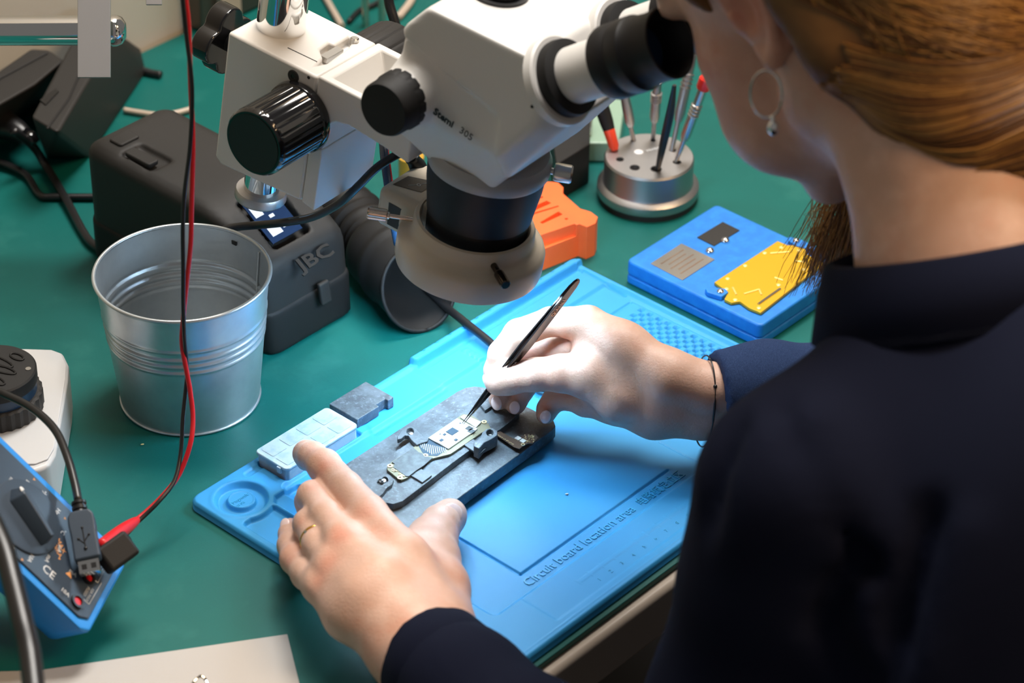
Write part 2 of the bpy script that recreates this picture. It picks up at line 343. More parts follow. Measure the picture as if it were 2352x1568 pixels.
# ================================================================== blue repair mat: height field in mat coordinates
def mat_height():
    h = .055; nu, nw = int(35/h)+1, int(24.1/h)+1; u = np.linspace(0, 35, nu); w_ = np.linspace(0, 24.1, nw); Ug, Wg = np.meshgrid(u, w_, indexing='ij')
    def st(x, e=.06): return np.clip(.5-x/(2*e), 0, 1)                # 1 inside (x < 0)
    def rr(u0, w0, u1, w1, r): 
        qx = np.abs(Ug-(u0+u1)/2)-(u1-u0)/2+r; qy = np.abs(Wg-(w0+w1)/2)-(w1-w0)/2+r
        return np.hypot(np.maximum(qx, 0), np.maximum(qy, 0))+np.minimum(np.maximum(qx, qy), 0)-r
    def seg(a, b, hw): 
        a = np.array(a, float); b = np.array(b, float); d = b-a; t_ = np.clip(((Ug-a[0])*d[0]+(Wg-a[1])*d[1])/(d@d), 0, 1); return np.hypot(Ug-a[0]-t_*d[0], Wg-a[1]-t_*d[1])-hw
    H = np.full_like(Ug, .62)
    H -= .22*st(rr(4.6, 3.2, 34.55, 20.4, .4), .12)                      # broad working field
    H -= .10*st(rr(12.2, .55, 18.6, 3.6, .2), .15)
    C = (2.22, 2.33); R_ = np.hypot(Ug-C[0], Wg-C[1])
    H -= .38*st(R_-1.5, .12); H += .34*st(R_-.86, .07); H -= .05*st(R_-.74, .04)
    H = np.where(R_ > 1.5, H+.03*np.exp(-((R_-1.75)/.15)**2), H)
    H -= .34*st(np.maximum(rr(.62, 4.1, 3.1, 12.6, .3), -(R_-2.0)), .06)
    H -= .34*st(np.maximum(rr(3.35, 3.6, 5.7, 12.6, .3), -(R_-2.0)), .07)
    H -= .36*st(rr(5.2, .55, 11.55, 3.05, .15), .05)
    H -= .10*st(seg((4.1, .9), (5.1, .9), .22), .06)
    # raised strip with screw holes along the back edge
    H += .48*st(rr(18.9, -.6, 35.4, .62, .3), .05)
    for k in range(13): H -= .16*st(np.hypot(Ug-(20.+k*1.24), Wg-.16)-.09, .05)
    H -= .22*st(rr(18.9, .72, 34.4, 1.25, .05), .06)
    H -= .16*st(seg((34.45, 1.1), (34.25, 4.9), .10), .05)
    # magnet compartments on the right, little keys
    for a, b in (((31.5, 5.7), (33.9, 5.7)), ((34.15, 5.6), (34.3, 19.5))): H -= (.14 if a[1] == b[1] else .05)*st(seg(a, b, .09), .05)
    for i in range(11):
        for j in range(28):
            uu = 33.75-i*.39; ww = 6.75+j*.365
            if (i+j) % 2 == 0 and 26.5 < uu < 33.9: H -= .32*st(np.maximum(np.abs(Ug-uu)-.165, np.abs(Wg-ww-.04)-.15), .03)
    for j in range(8): H += .10*st(np.maximum(np.abs(Ug-22.3)-.24, np.abs(Wg-1.75-j*.42)-.15), .05)
    # board outline groove, dotted line, ruler, lower band
    for a, b in (((8.45, 11.2), (8.45, 18.9)), ((8.45, 18.9), (21.7, 18.9))): H -= .17*st(seg(a, b, .055), .06)
    for j in range(24): H -= .12*st(np.hypot(Ug-23.52, Wg-16.8-j*.125)-.035, .03)
    H -= .04*st(rr(6.7, 20.45, 34.5, 23.2, .1), .08)
    for k in range(180):
        uu = 10+k*.1; 
        if uu < 33.9: H += .045*st(np.maximum(np.abs(Ug-uu)-.02, np.abs(Wg-21.9)-(.22 if k % 10 == 0 else .12)), .03)
    H += .03*st(seg((3, 23.65), (34.6, 23.65), .03), .03)
    # rounded rim
    e = np.minimum(np.minimum(Ug, 35-Ug), np.minimum(Wg, 24.1-Wg)); H -= .22*np.clip(1-e/.22, 0, 1)**2
    # rounded corners: pull the grid in
    r = .8
    for cu, cw, su, sw in ((r, r, -1, -1), (35-r, r, 1, -1), (r, 24.1-r, -1, 1), (35-r, 24.1-r, 1, 1)):
        du = (Ug-cu)*su; dw = (Wg-cw)*sw; m_ = (du > 0) & (dw > 0); d = np.hypot(du, dw)+1e-9; mxx = np.maximum(du, dw); k = np.where(m_, mxx/d, 1)
        Ug = np.where(m_, cu+su*du*k, Ug); Wg = np.where(m_, cw+sw*dw*k, Wg)
    V = L0[None, None, :]+Ug[..., None]*E1-Wg[..., None]*VV+H[..., None]*ZZ
    V = V.reshape(-1, 3); idx = np.arange(nu*nw).reshape(nu, nw)
    F = np.stack([idx[:-1, :-1], idx[:-1, 1:], idx[1:, 1:], idx[1:, :-1]], -1).reshape(-1, 4)
    per = list(idx[:, 0])+list(idx[-1, 1:])+list(idx[-2::-1, -1])+list(idx[0, -2:0:-1]); n = len(V)
    B_ = V[per].copy(); B_[:, 2] = .02; m = len(per)
    side = [(per[i], per[(i+1) % m], n+(i+1) % m, n+i) for i in range(m)]
    mb = MB(); mb.v = np.vstack([V, B_]).tolist(); mb.f = [tuple(q) for q in F.tolist()]+side+[tuple(range(n+m-1, n-1, -1))]
    N = np.cross(V[F[0][1]]-V[F[0][0]], V[F[0][2]]-V[F[0][0]])
    if N[2] < 0: mb.f = [q[::-1] for q in mb.f]
    return mb
rm = thing('repair_mat', 'bright blue silicone repair mat with moulded trays under the hands', 'mat', U(0, 0, 0), E1, VV)
build('mat_body', mat_height(), m_sil, rm, smooth=180)
tx = MB().text('Circuit board location area', .92, U(7.95, 19.98, .42), E1, VV, .06, fit=9.5)
tx.text('电路板定位区', .78, U(17.95, 19.95, .42), E1, VV, .06, fit=4.1)
build('embossed_lettering', tx, m_silt, rm, smooth=0, label='raised lettering on the mat')
build('embossed_lettering', MB().text('Magnetic\narea', .36, U(1.55, 2.35, .54), E1, VV, .03), m_silt, rm, smooth=0, label='raised lettering in the round tray')
build('embossed_lettering', MB().text('Parts', .62, U(.95, 8.3, .27), E1, VV, .02), m_silt, rm, smooth=0, label='raised lettering in the long tray')
tx = MB()
for k in range(1, 24): tx.text(str(k), .38, U(10+k-.1, 22.75, .60), E1, VV, .02)
build('ruler_numbers', tx, m_silt, rm, smooth=0)

# ================================================================== things lying on the mat
t = thing('parts_box', 'small frosted clear plastic compartment box on the blue mat', 'box', U(5.5, 3, .3), E1, VV)
build('box_base', MB().prism(upoly(rrect(5.35, .35, 11.3, 3.0, .25)), .27, 1.15), m_frost, t, bevel=.05)
lid = build('lid', MB().prism(upoly(rrect(5.25, .28, 11.35, 3.05, .3)), 1.17, 1.38), m_frost, t, bevel=.06)
dv = MB()
for k in range(4):
    for j in range(2): a = 5.6+k*1.42; b = .5+j*1.25; dv.prism(upoly(rrect(a, b, a+1.2, b+1.05, .12)), 1.385, 1.41)
build('moulded_cells', dv, m_frost, lid)
build('clasp', MB().prism(upoly([(5.15, 2.3), (5.3, 2.3), (5.3, 2.6), (5.15, 2.6)]), .9, 1.3), m_frost, t)
blk = build('rubber_block', MB().prism(upoly([(11.75, .08), (14.95, .08), (14.95, 2.5), (14.45, 2.5), (14.45, 2.25), (13.65, 2.25), (13.65, 2.5), (11.75, 2.5)]), .56, 1.28), m_stone, bevel=.05)
tag(blk, 'small dark notched block beside the clear parts box', 'block')

# the holding jig
jg = thing('circuit_board_jig', 'dark stone-like plate jig with clamps gripped by the left hand', 'jig', U(12.5, 9, .6), E1, VV)
pz = 1.48
base = [(5.9, 6.2), (6.1, 5.6), (6.6, 5.32), (17.9, 5.15), (18.5, 5.25), (19.0, 5.55), (19.3, 6.0), (19.4, 6.5), (19.72, 10.9), (19.68, 11.5), (19.35, 11.95), (18.8, 12.1), (6.7, 12.6), (6.15, 12.4), (5.9, 11.9)]
pb = build('base_plate', MB().prism(upoly(base), .63, pz), m_stone, jg, bevel=.07)
def J(pts, z): return ppoly(pts, z)
rz = 1.95
ridge = [(783, 1165), (800, 1135), (858, 1078), (900, 1042), (962, 1000), (1060, 938), (1100, 912), (1135, 905), (1165, 918), (1194, 932), (1193, 948), (1172, 968), (1150, 985), (1120, 1003), (1040, 1062), (975, 1112), (925, 1150), (903, 1157), (880, 1153), (869, 1140)]
rd = build('raised_platform', MB().prism(J(ridge, rz), pz, rz), m_stone, jg, bevel=.04)
for PP, h1 in (([(943, 1091), (966, 1075), (992, 1091), (970, 1107)], .12), ([(1062, 1018), (1080, 1004), (1120, 1026), (1100, 1044)], .14), ([(1100, 925), (1128, 912), (1140, 926), (1114, 942)], .22)):
    build('support_block', MB().prism(J(PP, rz+h1), rz, rz+h1), m_stone, jg, bevel=.03)
c1 = MB().prism(J([(912, 1002), (925, 985), (940, 978), (952, 980), (962, 990), (978, 1006), (985, 1005), (982, 1013), (965, 1018), (957, 1021), (945, 1010), (938, 1000), (930, 999), (922, 1006), (913, 1009)], 2.25), rz, 2.25)
cl = build('clamp', c1, m_stone, jg, bevel=.04, label='hooked clamp at the back edge of the board'); cut(cl, MB().prism(J(circ((942, 990), 8, 20), 2.25), 2.0, 2.6))
build('screw', MB().lathe([(0, 0), (.19, 0), (.19, .06), (.1, .09), (0, .09)], at(945, 995, 2.0)), m_steel, cl)
c2 = MB().prism(J([(1088, 1024), (1100, 1030), (1112, 1016), (1128, 1008), (1142, 999), (1143, 990), (1133, 983), (1118, 984), (1108, 992), (1104, 1004), (1096, 1010), (1088, 1016)], 2.55), rz-.2, 2.55)
cl = build('clamp', c2, m_stone, jg, bevel=.04, label='hooked clamp at the front edge of the board'); cut(cl, MB().prism(J(circ((1125, 993), 8, 20), 2.55), 2.1, 2.9))
build('screw', MB().lathe([(0, 0), (.19, 0), (.19, .06), (.1, .09), (0, .09)], at(1127, 997, 2.1)), m_steel, cl)
c3 = MB().prism(J([(845, 1120), (862, 1098), (880, 1090), (896, 1091), (904, 1102), (900, 1112), (888, 1120), (880, 1132), (868, 1142)], 2.2), rz, 2.2)
cl = build('clamp', c3, m_stone, jg, bevel=.04, label='slotted clamp next to the left hand'); cut(cl, MB().prism(J(circ((884, 1102), 8, 16), 2.2), 2.0, 2.6)); cut(cl, MB().prism(J(circ((874, 1107), 8, 16), 2.2), 2.0, 2.6))
sc_ = build('screw', MB().lathe([(0, 0), (.22, 0), (.22, .08), (.12, .11), (0, .11)], at(878, 1105, 2.03)), m_steel, cl)
q = at(878, 1105, 2.15); build('cross_slot', MB().box(q, E1*.13, VV*.03, ZZ*.012).box(q, E1*.03, VV*.13, ZZ*.012), m_blk, sc_, label='dark cross slot')

# circuit boards
pcb = thing('circuit_board', 'long phone logic board with bright metal shield held in the jig', 'circuit board', at(990, 1045, 2.0), E1, VV)
bz = 2.12
outl = [(889, 1071), (893, 1067), (898, 1061), (930, 1040), (949, 1027), (984, 1004), (1050, 959), (1063, 950), (1082, 952), (1103, 966), (1122, 972), (1128, 985), (1107, 993), (1035, 1042), (995, 1052), (970, 1066), (937, 1096), (922, 1102), (915, 1099), (890, 1079)]
build('board_base', MB().prism(J(outl, bz), rz+.02, bz), m_pcb, pcb, bevel=.015)
build('shield_plate', MB().prism(J([(984, 1005), (1050, 960), (1097, 984), (1030, 1030)], bz+.1), bz, bz+.1), m_shield, pcb, bevel=.015, label='bright upper board with chips')
build('shield_plate', MB().prism(J([(1057, 957), (1066, 951), (1106, 968), (1093, 981)], bz+.1), bz, bz+.09), m_shield, pcb, bevel=.015, label='bright cover by the tweezer tip')
build('graphite_cover', MB().prism(J([(900, 1061), (906, 1064), (904, 1073), (933, 1093), (939, 1093), (957, 1079), (973, 1069), (994, 1050), (975, 1047), (970, 1040), (962, 1038), (949, 1027)], bz+.06), bz, bz+.06), m_graph, pcb, bevel=.012)
def quad(c, eu, ew): x, y = c; p = at(x, y, 0); return p
def chip(px, py, su, sw, z0, h_, rot=0): c = at(px, py, z0); R_ = math.radians(rot); X = E1*math.cos(R_)+VV*math.sin(R_); Y = np.cross(ZZ, X); return MB().box(c+ZZ*h_/2, X*su/2, Y*sw/2, ZZ*h_/2)
tb = bz+.1
for px, py, a, b in ((1039, 991, .58, .52), (1021, 998, .17, .14), (1014, 1011, .22, .18), (1047, 1010, .18, .15), (1011, 997, .07, .06), (1057, 972, .07, .07)):
    build('chip', chip(px, py, a, b, tb, .04), m_chip, pcb, smooth=0)
for px, py in ((1078, 984), (1083, 990)): build('chip', chip(px, py, .36, .36, tb, .03), m_graph, pcb, smooth=0, label='pale square chip')
fr_ = MB()
for a, b in (((990, 1003), (1050, 964)), ((1050, 964), (1090, 984)), ((1000, 1014), (1029, 1027)), ((1032, 1024), (1060, 1004))): fr_.tube([at(*a, tb+.005), at(*b, tb+.005)], .012, 4, smooth=False)
build('printed_lines', fr_, m_chip, pcb, smooth=0)
build('dark_window', MB().prism(J([(960, 1021), (984, 1006.5), (1029, 1030), (1004, 1047), (976, 1045), (969, 1037)], bz+.012), bz, bz+.012), m_chip, pcb, smooth=0)
st_ = MB()
for k in range(13):
    a = np.array([962+k*5.2, 1021-k*.8]); b = a+np.array([10+k*.3, 19-k*.3])
    a = np.array([965+k*4.8, 1016+k*1.1]); b = a+np.array([3.0, 22-abs(k-5)*2.0])
    st_.tube([at(*a, bz+.02), at(*b, bz+.02)], .024, 5, smooth=False)
build('solder_traces', st_, m_shield, pcb, smooth=0)
for px, py in ((896, 1070), (977, 1046), (919, 1097), (1112, 969)):
    p_ = build('screw_pad', MB().shell([(.07, 0), (.17, 0), (.17, .035), (.07, .035)], at(px, py, bz+.01), seg=20), m_pad, pcb, smooth=0)
sm = MB(); rn = random.Random(3)
for k in range(46):
    a, b = rn.random(), rn.random(); x, y = 897+a*28+b*8, 1078+a*17-b*3; sm.v and 0; q = chip(x, y, .05+.07*rn.random(), .04+.05*rn.random(), bz, .035, rn.choice((0, 90))); sm.add(q.v, q.f)
for k in range(70):
    x, y = 1058+rn.random()*36, 972+rn.random()*30; q = chip(x-12*rn.random(), y, .04, .03, tb, .02, rn.choice((0, 90))); sm.add(q.v, q.f)
o = build('tiny_components', sm, m_pad, pcb, smooth=0, kind='stuff')
pc2 = thing('circuit_board', 'small brown flexible circuit board at the right end of the jig', 'circuit board', at(1195, 1005, 1.9), E1, VV)
z2 = 1.86
build('board_base', MB().prism(J([(1132, 993), (1150, 990), (1178, 1006), (1186, 1007), (1222, 988), (1236, 1004), (1224, 1018), (1212, 1018), (1193, 1030), (1181, 1026)], z2), z2-.06, z2), m_brown, pc2, bevel=.01)
for px, py in ((1190, 1007), (1201, 1013)): build('chip', chip(px, py, .3, .32, z2, .05), m_shield, pc2, smooth=0)
sm = MB()
for k in range(40):
    q = chip(1205+rn.random()*22, 998+rn.random()*18, .05+.06*rn.random(), .05, z2, .04, rn.choice((0, 90, 45))); sm.add(q.v, q.f)
for k in range(18):
    q = chip(1140+k*2.3, 996+k*1.4+rn.random()*2, .05, .05, z2, .04); sm.add(q.v, q.f)
build('tiny_components', sm, m_pad, pc2, smooth=0, kind='stuff')
for px, py in ((1201, 1021), (1222, 1003)): build('screw_pad', MB().shell([(.06, 0), (.13, 0), (.13, .03), (.06, .03)], at(px, py, z2+.01), seg=18), m_pad, pc2, smooth=0)

# tweezers
TW0 = at(1062, 974, 2.28); TW1 = at(1329, 641, 12.2)
TD = (TW1-TW0); TL = np.linalg.norm(TD); TD /= TL
TX = np.array([.80, .60, 0]); TX -= TD*(TX@TD); TX /= np.linalg.norm(TX)      # direction across the visible blade
TN = np.cross(TD, TX)                                                          # towards the viewer
if TN@FW > 0: TN = -TN
tw = thing('tweezers', 'black precision tweezers held in the right hand over the board', 'tweezers', TW0, TX, np.cross(TD, TX))
def blade(sgn):
    mb = MB(); prof = [(0, .03, .03), (.05, .08, .05), (.14, .26, .07), (.24, .42, .09), (.38, .60, .10), (.55, .74, .10), (.82, .70, .10), (.95, .62, .10), (.985, .44, .09), (1, .16, .08)]
    V = []
    for t_, wd, th in prof:
        gap = .13*math.sin(min(1, t_/.6)*math.pi/2)*(1-max(0, (t_-.6)/.4)) + .035
        c = TW0+TD*TL*t_+TN*sgn*gap*.8+TX*sgn*(.05*(1-t_))
        V += [c-TX*wd/2-TN*th/2, c+TX*wd/2-TN*th/2, c+TX*wd/2+TN*th/2, c-TX*wd/2+TN*th/2]
    n = len(prof); F = [(4*i+k, 4*i+(k+1) % 4, 4*i+4+(k+1) % 4, 4*i+4+k) for i in range(n-1) for k in range(4)]+[(3, 2, 1, 0), tuple(4*n-4+k for k in range(4))]
    return mb.add(V, F)
ar = build('blade', blade(1), m_blkg, tw, bevel=.02)
build('blade', blade(-1), m_blkg, tw, bevel=.02)
Yt = -TX if np.cross(TD, -TX)@TN > 0 else TX
build('printed_name', MB().text('QIANLI', .42, TW0+TD*TL*.76+TN*.16-Yt*.15, TD, Yt, .01), m_copper, ar, smooth=0)
build('printed_name', MB().text('MEGA', .24, TW0+TD*TL*.40+TN*.215-Yt*.08, TD, Yt, .01), m_ink, ar, smooth=0, label='small pale printed letters')

# ================================================================== steel bucket
bc = np.array([-20.04, -6.34, 0])
bt = thing('metal_bucket', 'galvanised steel bucket standing on the teal sheet', 'bucket', bc)
def wall_r(z): return 4.30+(5.28-4.30)*(z/9.2)
ribs = [(3.9+1.9, .07), (5.35, .11), (4.9, .11), (6.35, .05)]
def prof_r(z): return wall_r(z)+sum(a*math.exp(-((z-c)/.12)**2) for c, a in ((6.7, .06), (6.05, .12), (5.55, .12), (5.05, .06)))-(.06 if 5.1 < z < 6.6 else 0)
zs = [.05+i*.075 for i in range(122)]
out = [(prof_r(z), z) for z in zs]; inn = [(prof_r(z)-.05, z) for z in zs[::-1] if z > .3]
bk_ = MB(); P_ = [(0, .05)]+out+inn+[(prof_r(.3)-.05, .3), (0, .3)]
bk_.lathe(P_, bc, seg=96); build('bucket_body', bk_, m_galv, bt, smooth=60)
build('rolled_rim', MB().shell([(5.33+.13*math.cos(a), 9.2+.13*math.sin(a)) for a in [2*math.pi*k/10 for k in range(10)]], bc, seg=96), m_galv, bt, smooth=180)
build('base_bead', MB().shell([(4.33+.09*math.cos(a), .12+.09*math.sin(a)) for a in [2*math.pi*k/8 for k in range(8)]], bc, seg=96), m_galv, bt, smooth=180)
def onb(ang, z, dr): r = prof_r(z)+dr; return bc+np.array([r*math.cos(math.radians(ang)), r*math.sin(math.radians(ang)), z])
build('seam', MB().tube([onb(31, z, -.10) for z in (.4, 3, 5, 6, 7, 8, 9.0)], .07, 6), m_galv, bt)
build('punch_mark', MB().box(onb(58, 8.55, -.07), (.15, -.12, 0), (0, 0, .12), (.03, .05, 0)), m_blk, bt, label='small black mark inside the rim')
for k, (x, y, lb) in enumerate(((368, 693, 'dark scrap on the bucket floor, left of the wires'), (500, 694, 'dark scrap on the bucket floor, right of the wires'))):
    p = at(x, y, .42); o = build('solder_scrap', MB().ball(p, .12, (1.3, 0, 0), (0, .8, 0), (0, 0, .6)), m_gry); tag(o, lb, 'scrap', 'scraps in the bucket')
for x, y, lb in ((327, 1020, 'pale yellow crumb on the teal sheet below the bucket'), (1302, 1134, 'tiny white chip on the empty field of the blue mat')):
    p = at(x, y, .07 if x < 1000 else .46); o = build('crumb', MB().ball(p, .07, (1.5, .6, 0), (-.3, .8, 0), (0, 0, .5)), m_ywell if x < 1000 else m_frost); tag(o, lb, 'crumb')

# ================================================================== soldering station
st = thing('soldering_station', 'dark grey desktop soldering station with a small display behind the bucket', 'soldering station', U(17.7, -16, 0), E1, VV)
Ms = np.array([E1, VV, ZZ]).T
s = SDF((-36, -6, -.6), (-4, 24, 12), .2)
s.rbox(U(17.6, -16, 3.9), (3.75, 8.9, 5.3), Ms, rnd=1.25, k=0)
s.plane(U(17.6, -7, 5.6), Ms@np.array([0, -.62, 1.]), .9)         # slope down to the front
s.plane(U(17.6, -7.2, 0), Ms@np.array([0, -1, .12]), .5)
s.plane(U(17.6, 0, .02), (0, 0, -1), .05)
s.plane(U(17.6, 0, 9.0), (0, 0, 1), .9)
s.rbox(U(17.5, -10.5, 7.6), (1.6, 2.0, .75), np.array([E1, (VV+ZZ*.62)/np.linalg.norm(VV+ZZ*.62), np.cross(E1, (VV+ZZ*.62)/np.linalg.norm(VV+ZZ*.62))]).T, .2, .05, sub=True)
s.rbox(U(15.6, -20.3, 9.2), (.9, 1.6, .7), Ms, .3, .1, sub=True)
sb = build('housing', s.mesh(), m_gry, st, smooth=180)
lowb = SDF((-36, -6, -.6), (-4, 24, 12), .2); lowb.rbox(U(17.6, -16, 1.9), (3.85, 9.0, 4.0), Ms, rnd=1.3, k=0); lowb.plane(U(17.6, 0, 3.2), (0, 0, 1), .12); lowb.plane(U(17.6, 0, .02), (0, 0, -1), .05); lowb.plane(U(17.6, -7.08, 0), Ms@np.array([0, -1, .12]), .4)
build('base_tub', lowb.mesh(), m_blkm, st, smooth=180)
sl = (VV+ZZ*.62); sl /= np.linalg.norm(sl); sn = np.cross(E1, sl)
def SP(u, k, d=0): return U(u, -7, 5.6)+sl*k+sn*d
build('display', MB().slab([SP(16.2, 2.5, -.30), SP(18.8, 2.5, -.30), SP(18.8, 5.7, -.30), SP(16.2, 5.7, -.30)], sn*.08), m_scr, st, smooth=0)
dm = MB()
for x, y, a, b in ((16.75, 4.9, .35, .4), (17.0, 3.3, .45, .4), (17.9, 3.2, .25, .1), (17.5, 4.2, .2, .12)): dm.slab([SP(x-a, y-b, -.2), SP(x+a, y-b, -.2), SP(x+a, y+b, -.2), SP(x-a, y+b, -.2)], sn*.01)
build('display_reflections', dm, m_screm, st, smooth=0)  # pale patches laid on the glass stand in for its reflections
build('embossed_name', MB().text('JBC', 1.25, SP(16.45, -.1, .02), E1*1.55, sl, .07, bold=.03), m_blkm, st, smooth=0)
fn = -VV; build('latch', MB().slab([U(17.9, -7.0, 2.3), U(18.8, -7.0, 2.3), U(18.8, -7.25, 3.8), U(17.9, -7.25, 3.8)], -VV*.35), m_gry, st, bevel=.12)
build('hook_slot', MB().prism(upoly(rrect(14.8, -21.6, 15.7, -19.2, .2)), 8.7, 9.05), m_gry, st, bevel=.1)
build('hook_slot', MB().prism(upoly(rrect(15.2, -23.6, 16.9, -22.4, .2)), 8.8, 9.04), m_gry, st, bevel=.1)

# ================================================================== fume extraction nozzle and hose
nz_ = thing('fume_hose', 'black fume extractor hose with an open scooped nozzle beside the soldering station', 'hose', (-6, 2, 0))
nd = np.array([.50, -.866, 0]); nc = at(962, 662, 2.75); nx_, ny_, _ = rowz(nd)
prof = []
for k in range(40):
    h = -14+k*14/39; r = 2.05 if h < -5.8 else 2.62
    if -5.8 > h > -10.5: r += .18*math.sin((h+10.5)*6.5)
    if -5.9 < h < -5.2: r = 2.3+(h+5.9)*.5
    if -3.3 < h < -2.7: r += .14
    prof.append((r, h))
hb = MB().shell(prof+[(2.5, 0.0)]+[(2.48, -.2), (2.45, -5), (1.8, -6), (1.8, -14)], nc, nd, seg=64)
vs = np.array(hb.v); 
ax_h = (vs-nc)@nd; upc = (vs-nc)@ZZ
lean = np.where(ax_h > -4.5, (ax_h+4.5)/4.5, 0)[:, None]*nd[None, :]*(-(upc)*.42)[:, None]
hb.v = [tuple(p) for p in (vs+lean).tolist()]
build('nozzle', hb, m_blkm, nz_, smooth=50)
lipr = [nc+nx_*2.58*math.cos(a)+ny_*2.58*math.sin(a) for a in [2*math.pi*k/40 for k in range(41)]]
lipr = [p-nd*((p-nc)@ZZ)*.42 for p in lipr]
build('nozzle_rim', MB().tube(lipr, .13, 8, 2), m_blkm, nz_, smooth=180)
hs = nc-nd*13.6
build('hose_tail', MB().tube([hs, hs-nd*1.5, hs-nd*3, hs-nd*4.2], 1.95, 20), m_blkm, nz_, smooth=180)

# ================================================================== pen holder with tools
hc = at(1487, 450, 0)
ph = thing('tool_holder', 'round aluminium desk holder with holes standing behind the blue fixture', 'tool holder', hc)
o = build('holder_body', MB().lathe([(0, .45), (3.52, .45), (3.58, .6), (3.55, 1.05), (3.4, 1.2), (3.18, 1.32), (3.12, 1.5), (3.12, 3.1), (3.02, 3.25), (0, 3.25)], hc, seg=80), m_alu, ph)
build('rubber_foot', MB().lathe([(0, 0), (3.45, 0), (3.5, .44), (0, .44)], hc, seg=64), m_gry, ph)
hl = MB(); hz = 3.25
holes = [(1458, 385, .3), (1507, 388, .34), (1424, 366, .22), (1455, 322, .2), (1500, 322, .2), (1545, 345, .25), (1555, 372, .3)]
for x, y, r in holes: hl.lathe([(0, 0), (r, 0), (r, 1.9), (0, 1.9)], at(x, y, hz)-ZZ*1.4, seg=20)
cut(o, hl)
for x, y, r in holes[:3]: build('hole_ring', MB().shell([(r, 0), (r+.06, 0), (r+.06, .02), (r, .02)], at(x, y, hz), seg=20), m_gry, ph)
q = at(1467, 349, hz+.012); lg = MB().lathe([(0, 0), (.32, 0), (.32, .01), (0, .01)], q, seg=20)
for k in range(6): p = at(1487+k*6, 346-k*1.6, hz+.015); lg.box(p, E1*.05, VV*(.10+.04*(k % 2)), ZZ*.006)
build('engraved_logo', lg, m_ink, ph, smooth=0, label='pale engraved logo')
def driver(name, label, cat, x0, y0, x1, y1, top, r, m, grp='tools standing in the aluminium holder', ribs=True, slim=.45):
    a = at(x0, y0, hz)-ZZ*.9; b0 = at(x0, y0, hz); 
    # the tool leans: its top projects to (x1, y1) at height top
    b = at(x1, y1, hz+top); d = b-b0; L_ = np.linalg.norm(d); d /= L_
    t_ = thing(name, label, cat, b0, group=grp); s0 = b0-d*.9
    build('shaft', MB().lathe([(0, 0), (r*slim, 0), (r*slim, L_*.34+.9), (0, L_*.34+.9)], s0, d, seg=20), m, t_)
    pf = [(0, L_*.3), (r*.7, L_*.3), (r, L_*.38), (r, L_*.62)]
    if ribs:
        for k in range(4): h = L_*(.63+k*.045); pf += [(r, h), (r*1.12, h+.06), (r*1.12, h+.12), (r*.85, h+.16)]
    pf += [(r*.9, L_*.86), (r*.9, L_*.99), (r*.6, L_), (0, L_)]
    build('handle', MB().lathe(pf, b0, d, seg=24), m, t_); return t_, b0, d, L_
driver('screwdriver', 'slim silver screwdriver nearest the left edge of the aluminium holder', 'screwdriver', 1455, 322, 1432, 205, 4.6, .36, m_alu, ribs=False)
driver('screwdriver', 'straight silver screwdriver at the back of the holder', 'screwdriver', 1500, 318, 1510, 185, 4.9, .36, m_alu)
driver('screwdriver', 'tall silver screwdriver with ribs, right of the black tweezers in the holder', 'screwdriver', 1543, 345, 1592, 120, 6.5, .38, m_alu)
t_, b0, d, L_ = driver('screwdriver', 'shiny silver screwdriver with a red cap leaning right in the holder', 'screwdriver', 1553, 371, 1614, 205, 5.6, .36, m_steel)
build('cap', MB().lathe([(0, 0), (.42, 0), (.5, .15), (.5, .8), (.4, .95), (0, .95)], b0+d*L_, d, seg=24), mat('red_cap', (.85, .03, .02), .3), t_, label='red cap')
a = at(1507, 388, hz)-ZZ*.8; b = at(1549, 196, 10.4); dd = b-at(1507, 388, hz)
bt_ = thing('tweezers', 'closed black tweezers standing upright in the aluminium holder', 'tweezers', a, group='tools standing in the aluminium holder')
for sg in (-1, 1): build('blade', MB().tube([a, a+dd*.12+E1*.02*sg, a+dd*.45+E1*.15*sg, a+dd*.8+E1*.16*sg, b+E1*.04*sg], [.08, .16, .2, .2, .12], 8), m_blk, bt_)
pr_ = thing('marker_probe', 'black handled probe with red tip leaning at the left of the aluminium holder', 'probe', at(1415, 338, 3.2))
a = at(1413, 345, 3.3); b = at(1394, 283, 5.0); c_ = at(1372, 215, 7.)
build('tip', MB().lathe([(0, 0), (.22, 0), (.36, .3), (.42, 1.5), (0, 1.5)], a, b-a, seg=20), mat('red_orange_tip', (.95, .08, .03), .35), pr_)
dd = (b-a)/np.linalg.norm(b-a); build('handle', MB().tube([a+dd*1.5, b+dd*.4, c_], [.42, .5, .5], 16), m_blkm, pr_)

# ================================================================== orange holder, black box, green clear box
og = [(1180, 520), (1165, 470), (1180, 425), (1243, 416), (1281, 418), (1294, 430), (1293, 444), (1333, 479), (1357, 486), (1373, 498), (1368, 512), (1348, 521), (1330, 514), (1250, 545), (1200, 560)]
oo = thing('printed_bracket', 'orange 3D printed holder lying right behind the ring light', 'bracket', at(1280, 520, 0))
ob_ = build('bracket_body', MB().prism(ppoly(og, 2.6), .0, 2.6), m_org, oo, bevel=.12)
ct = MB()
for P in ([(1222, 475), (1255, 460), (1266, 466), (1225, 484)], [(1240, 510), (1283, 485), (1292, 492), (1246, 513)], [(1222, 489), (1282, 471), (1284, 474), (1222, 493)]): ct.prism(ppoly(P, 2.6), 1.6, 3.2)
cut(ob_, ct); cut(ob_, MB().prism(ppoly([(1225, 545), (1320, 513), (1352, 540), (1225, 600)], 2.6), 1.7, 3.2))
for x, y in ((1243, 452), (1301, 502)): cut(ob_, MB().lathe([(0, 0), (.12, 0), (.12, 1), (0, 1)], at(x, y, 2.6)-ZZ*.6, seg=12))
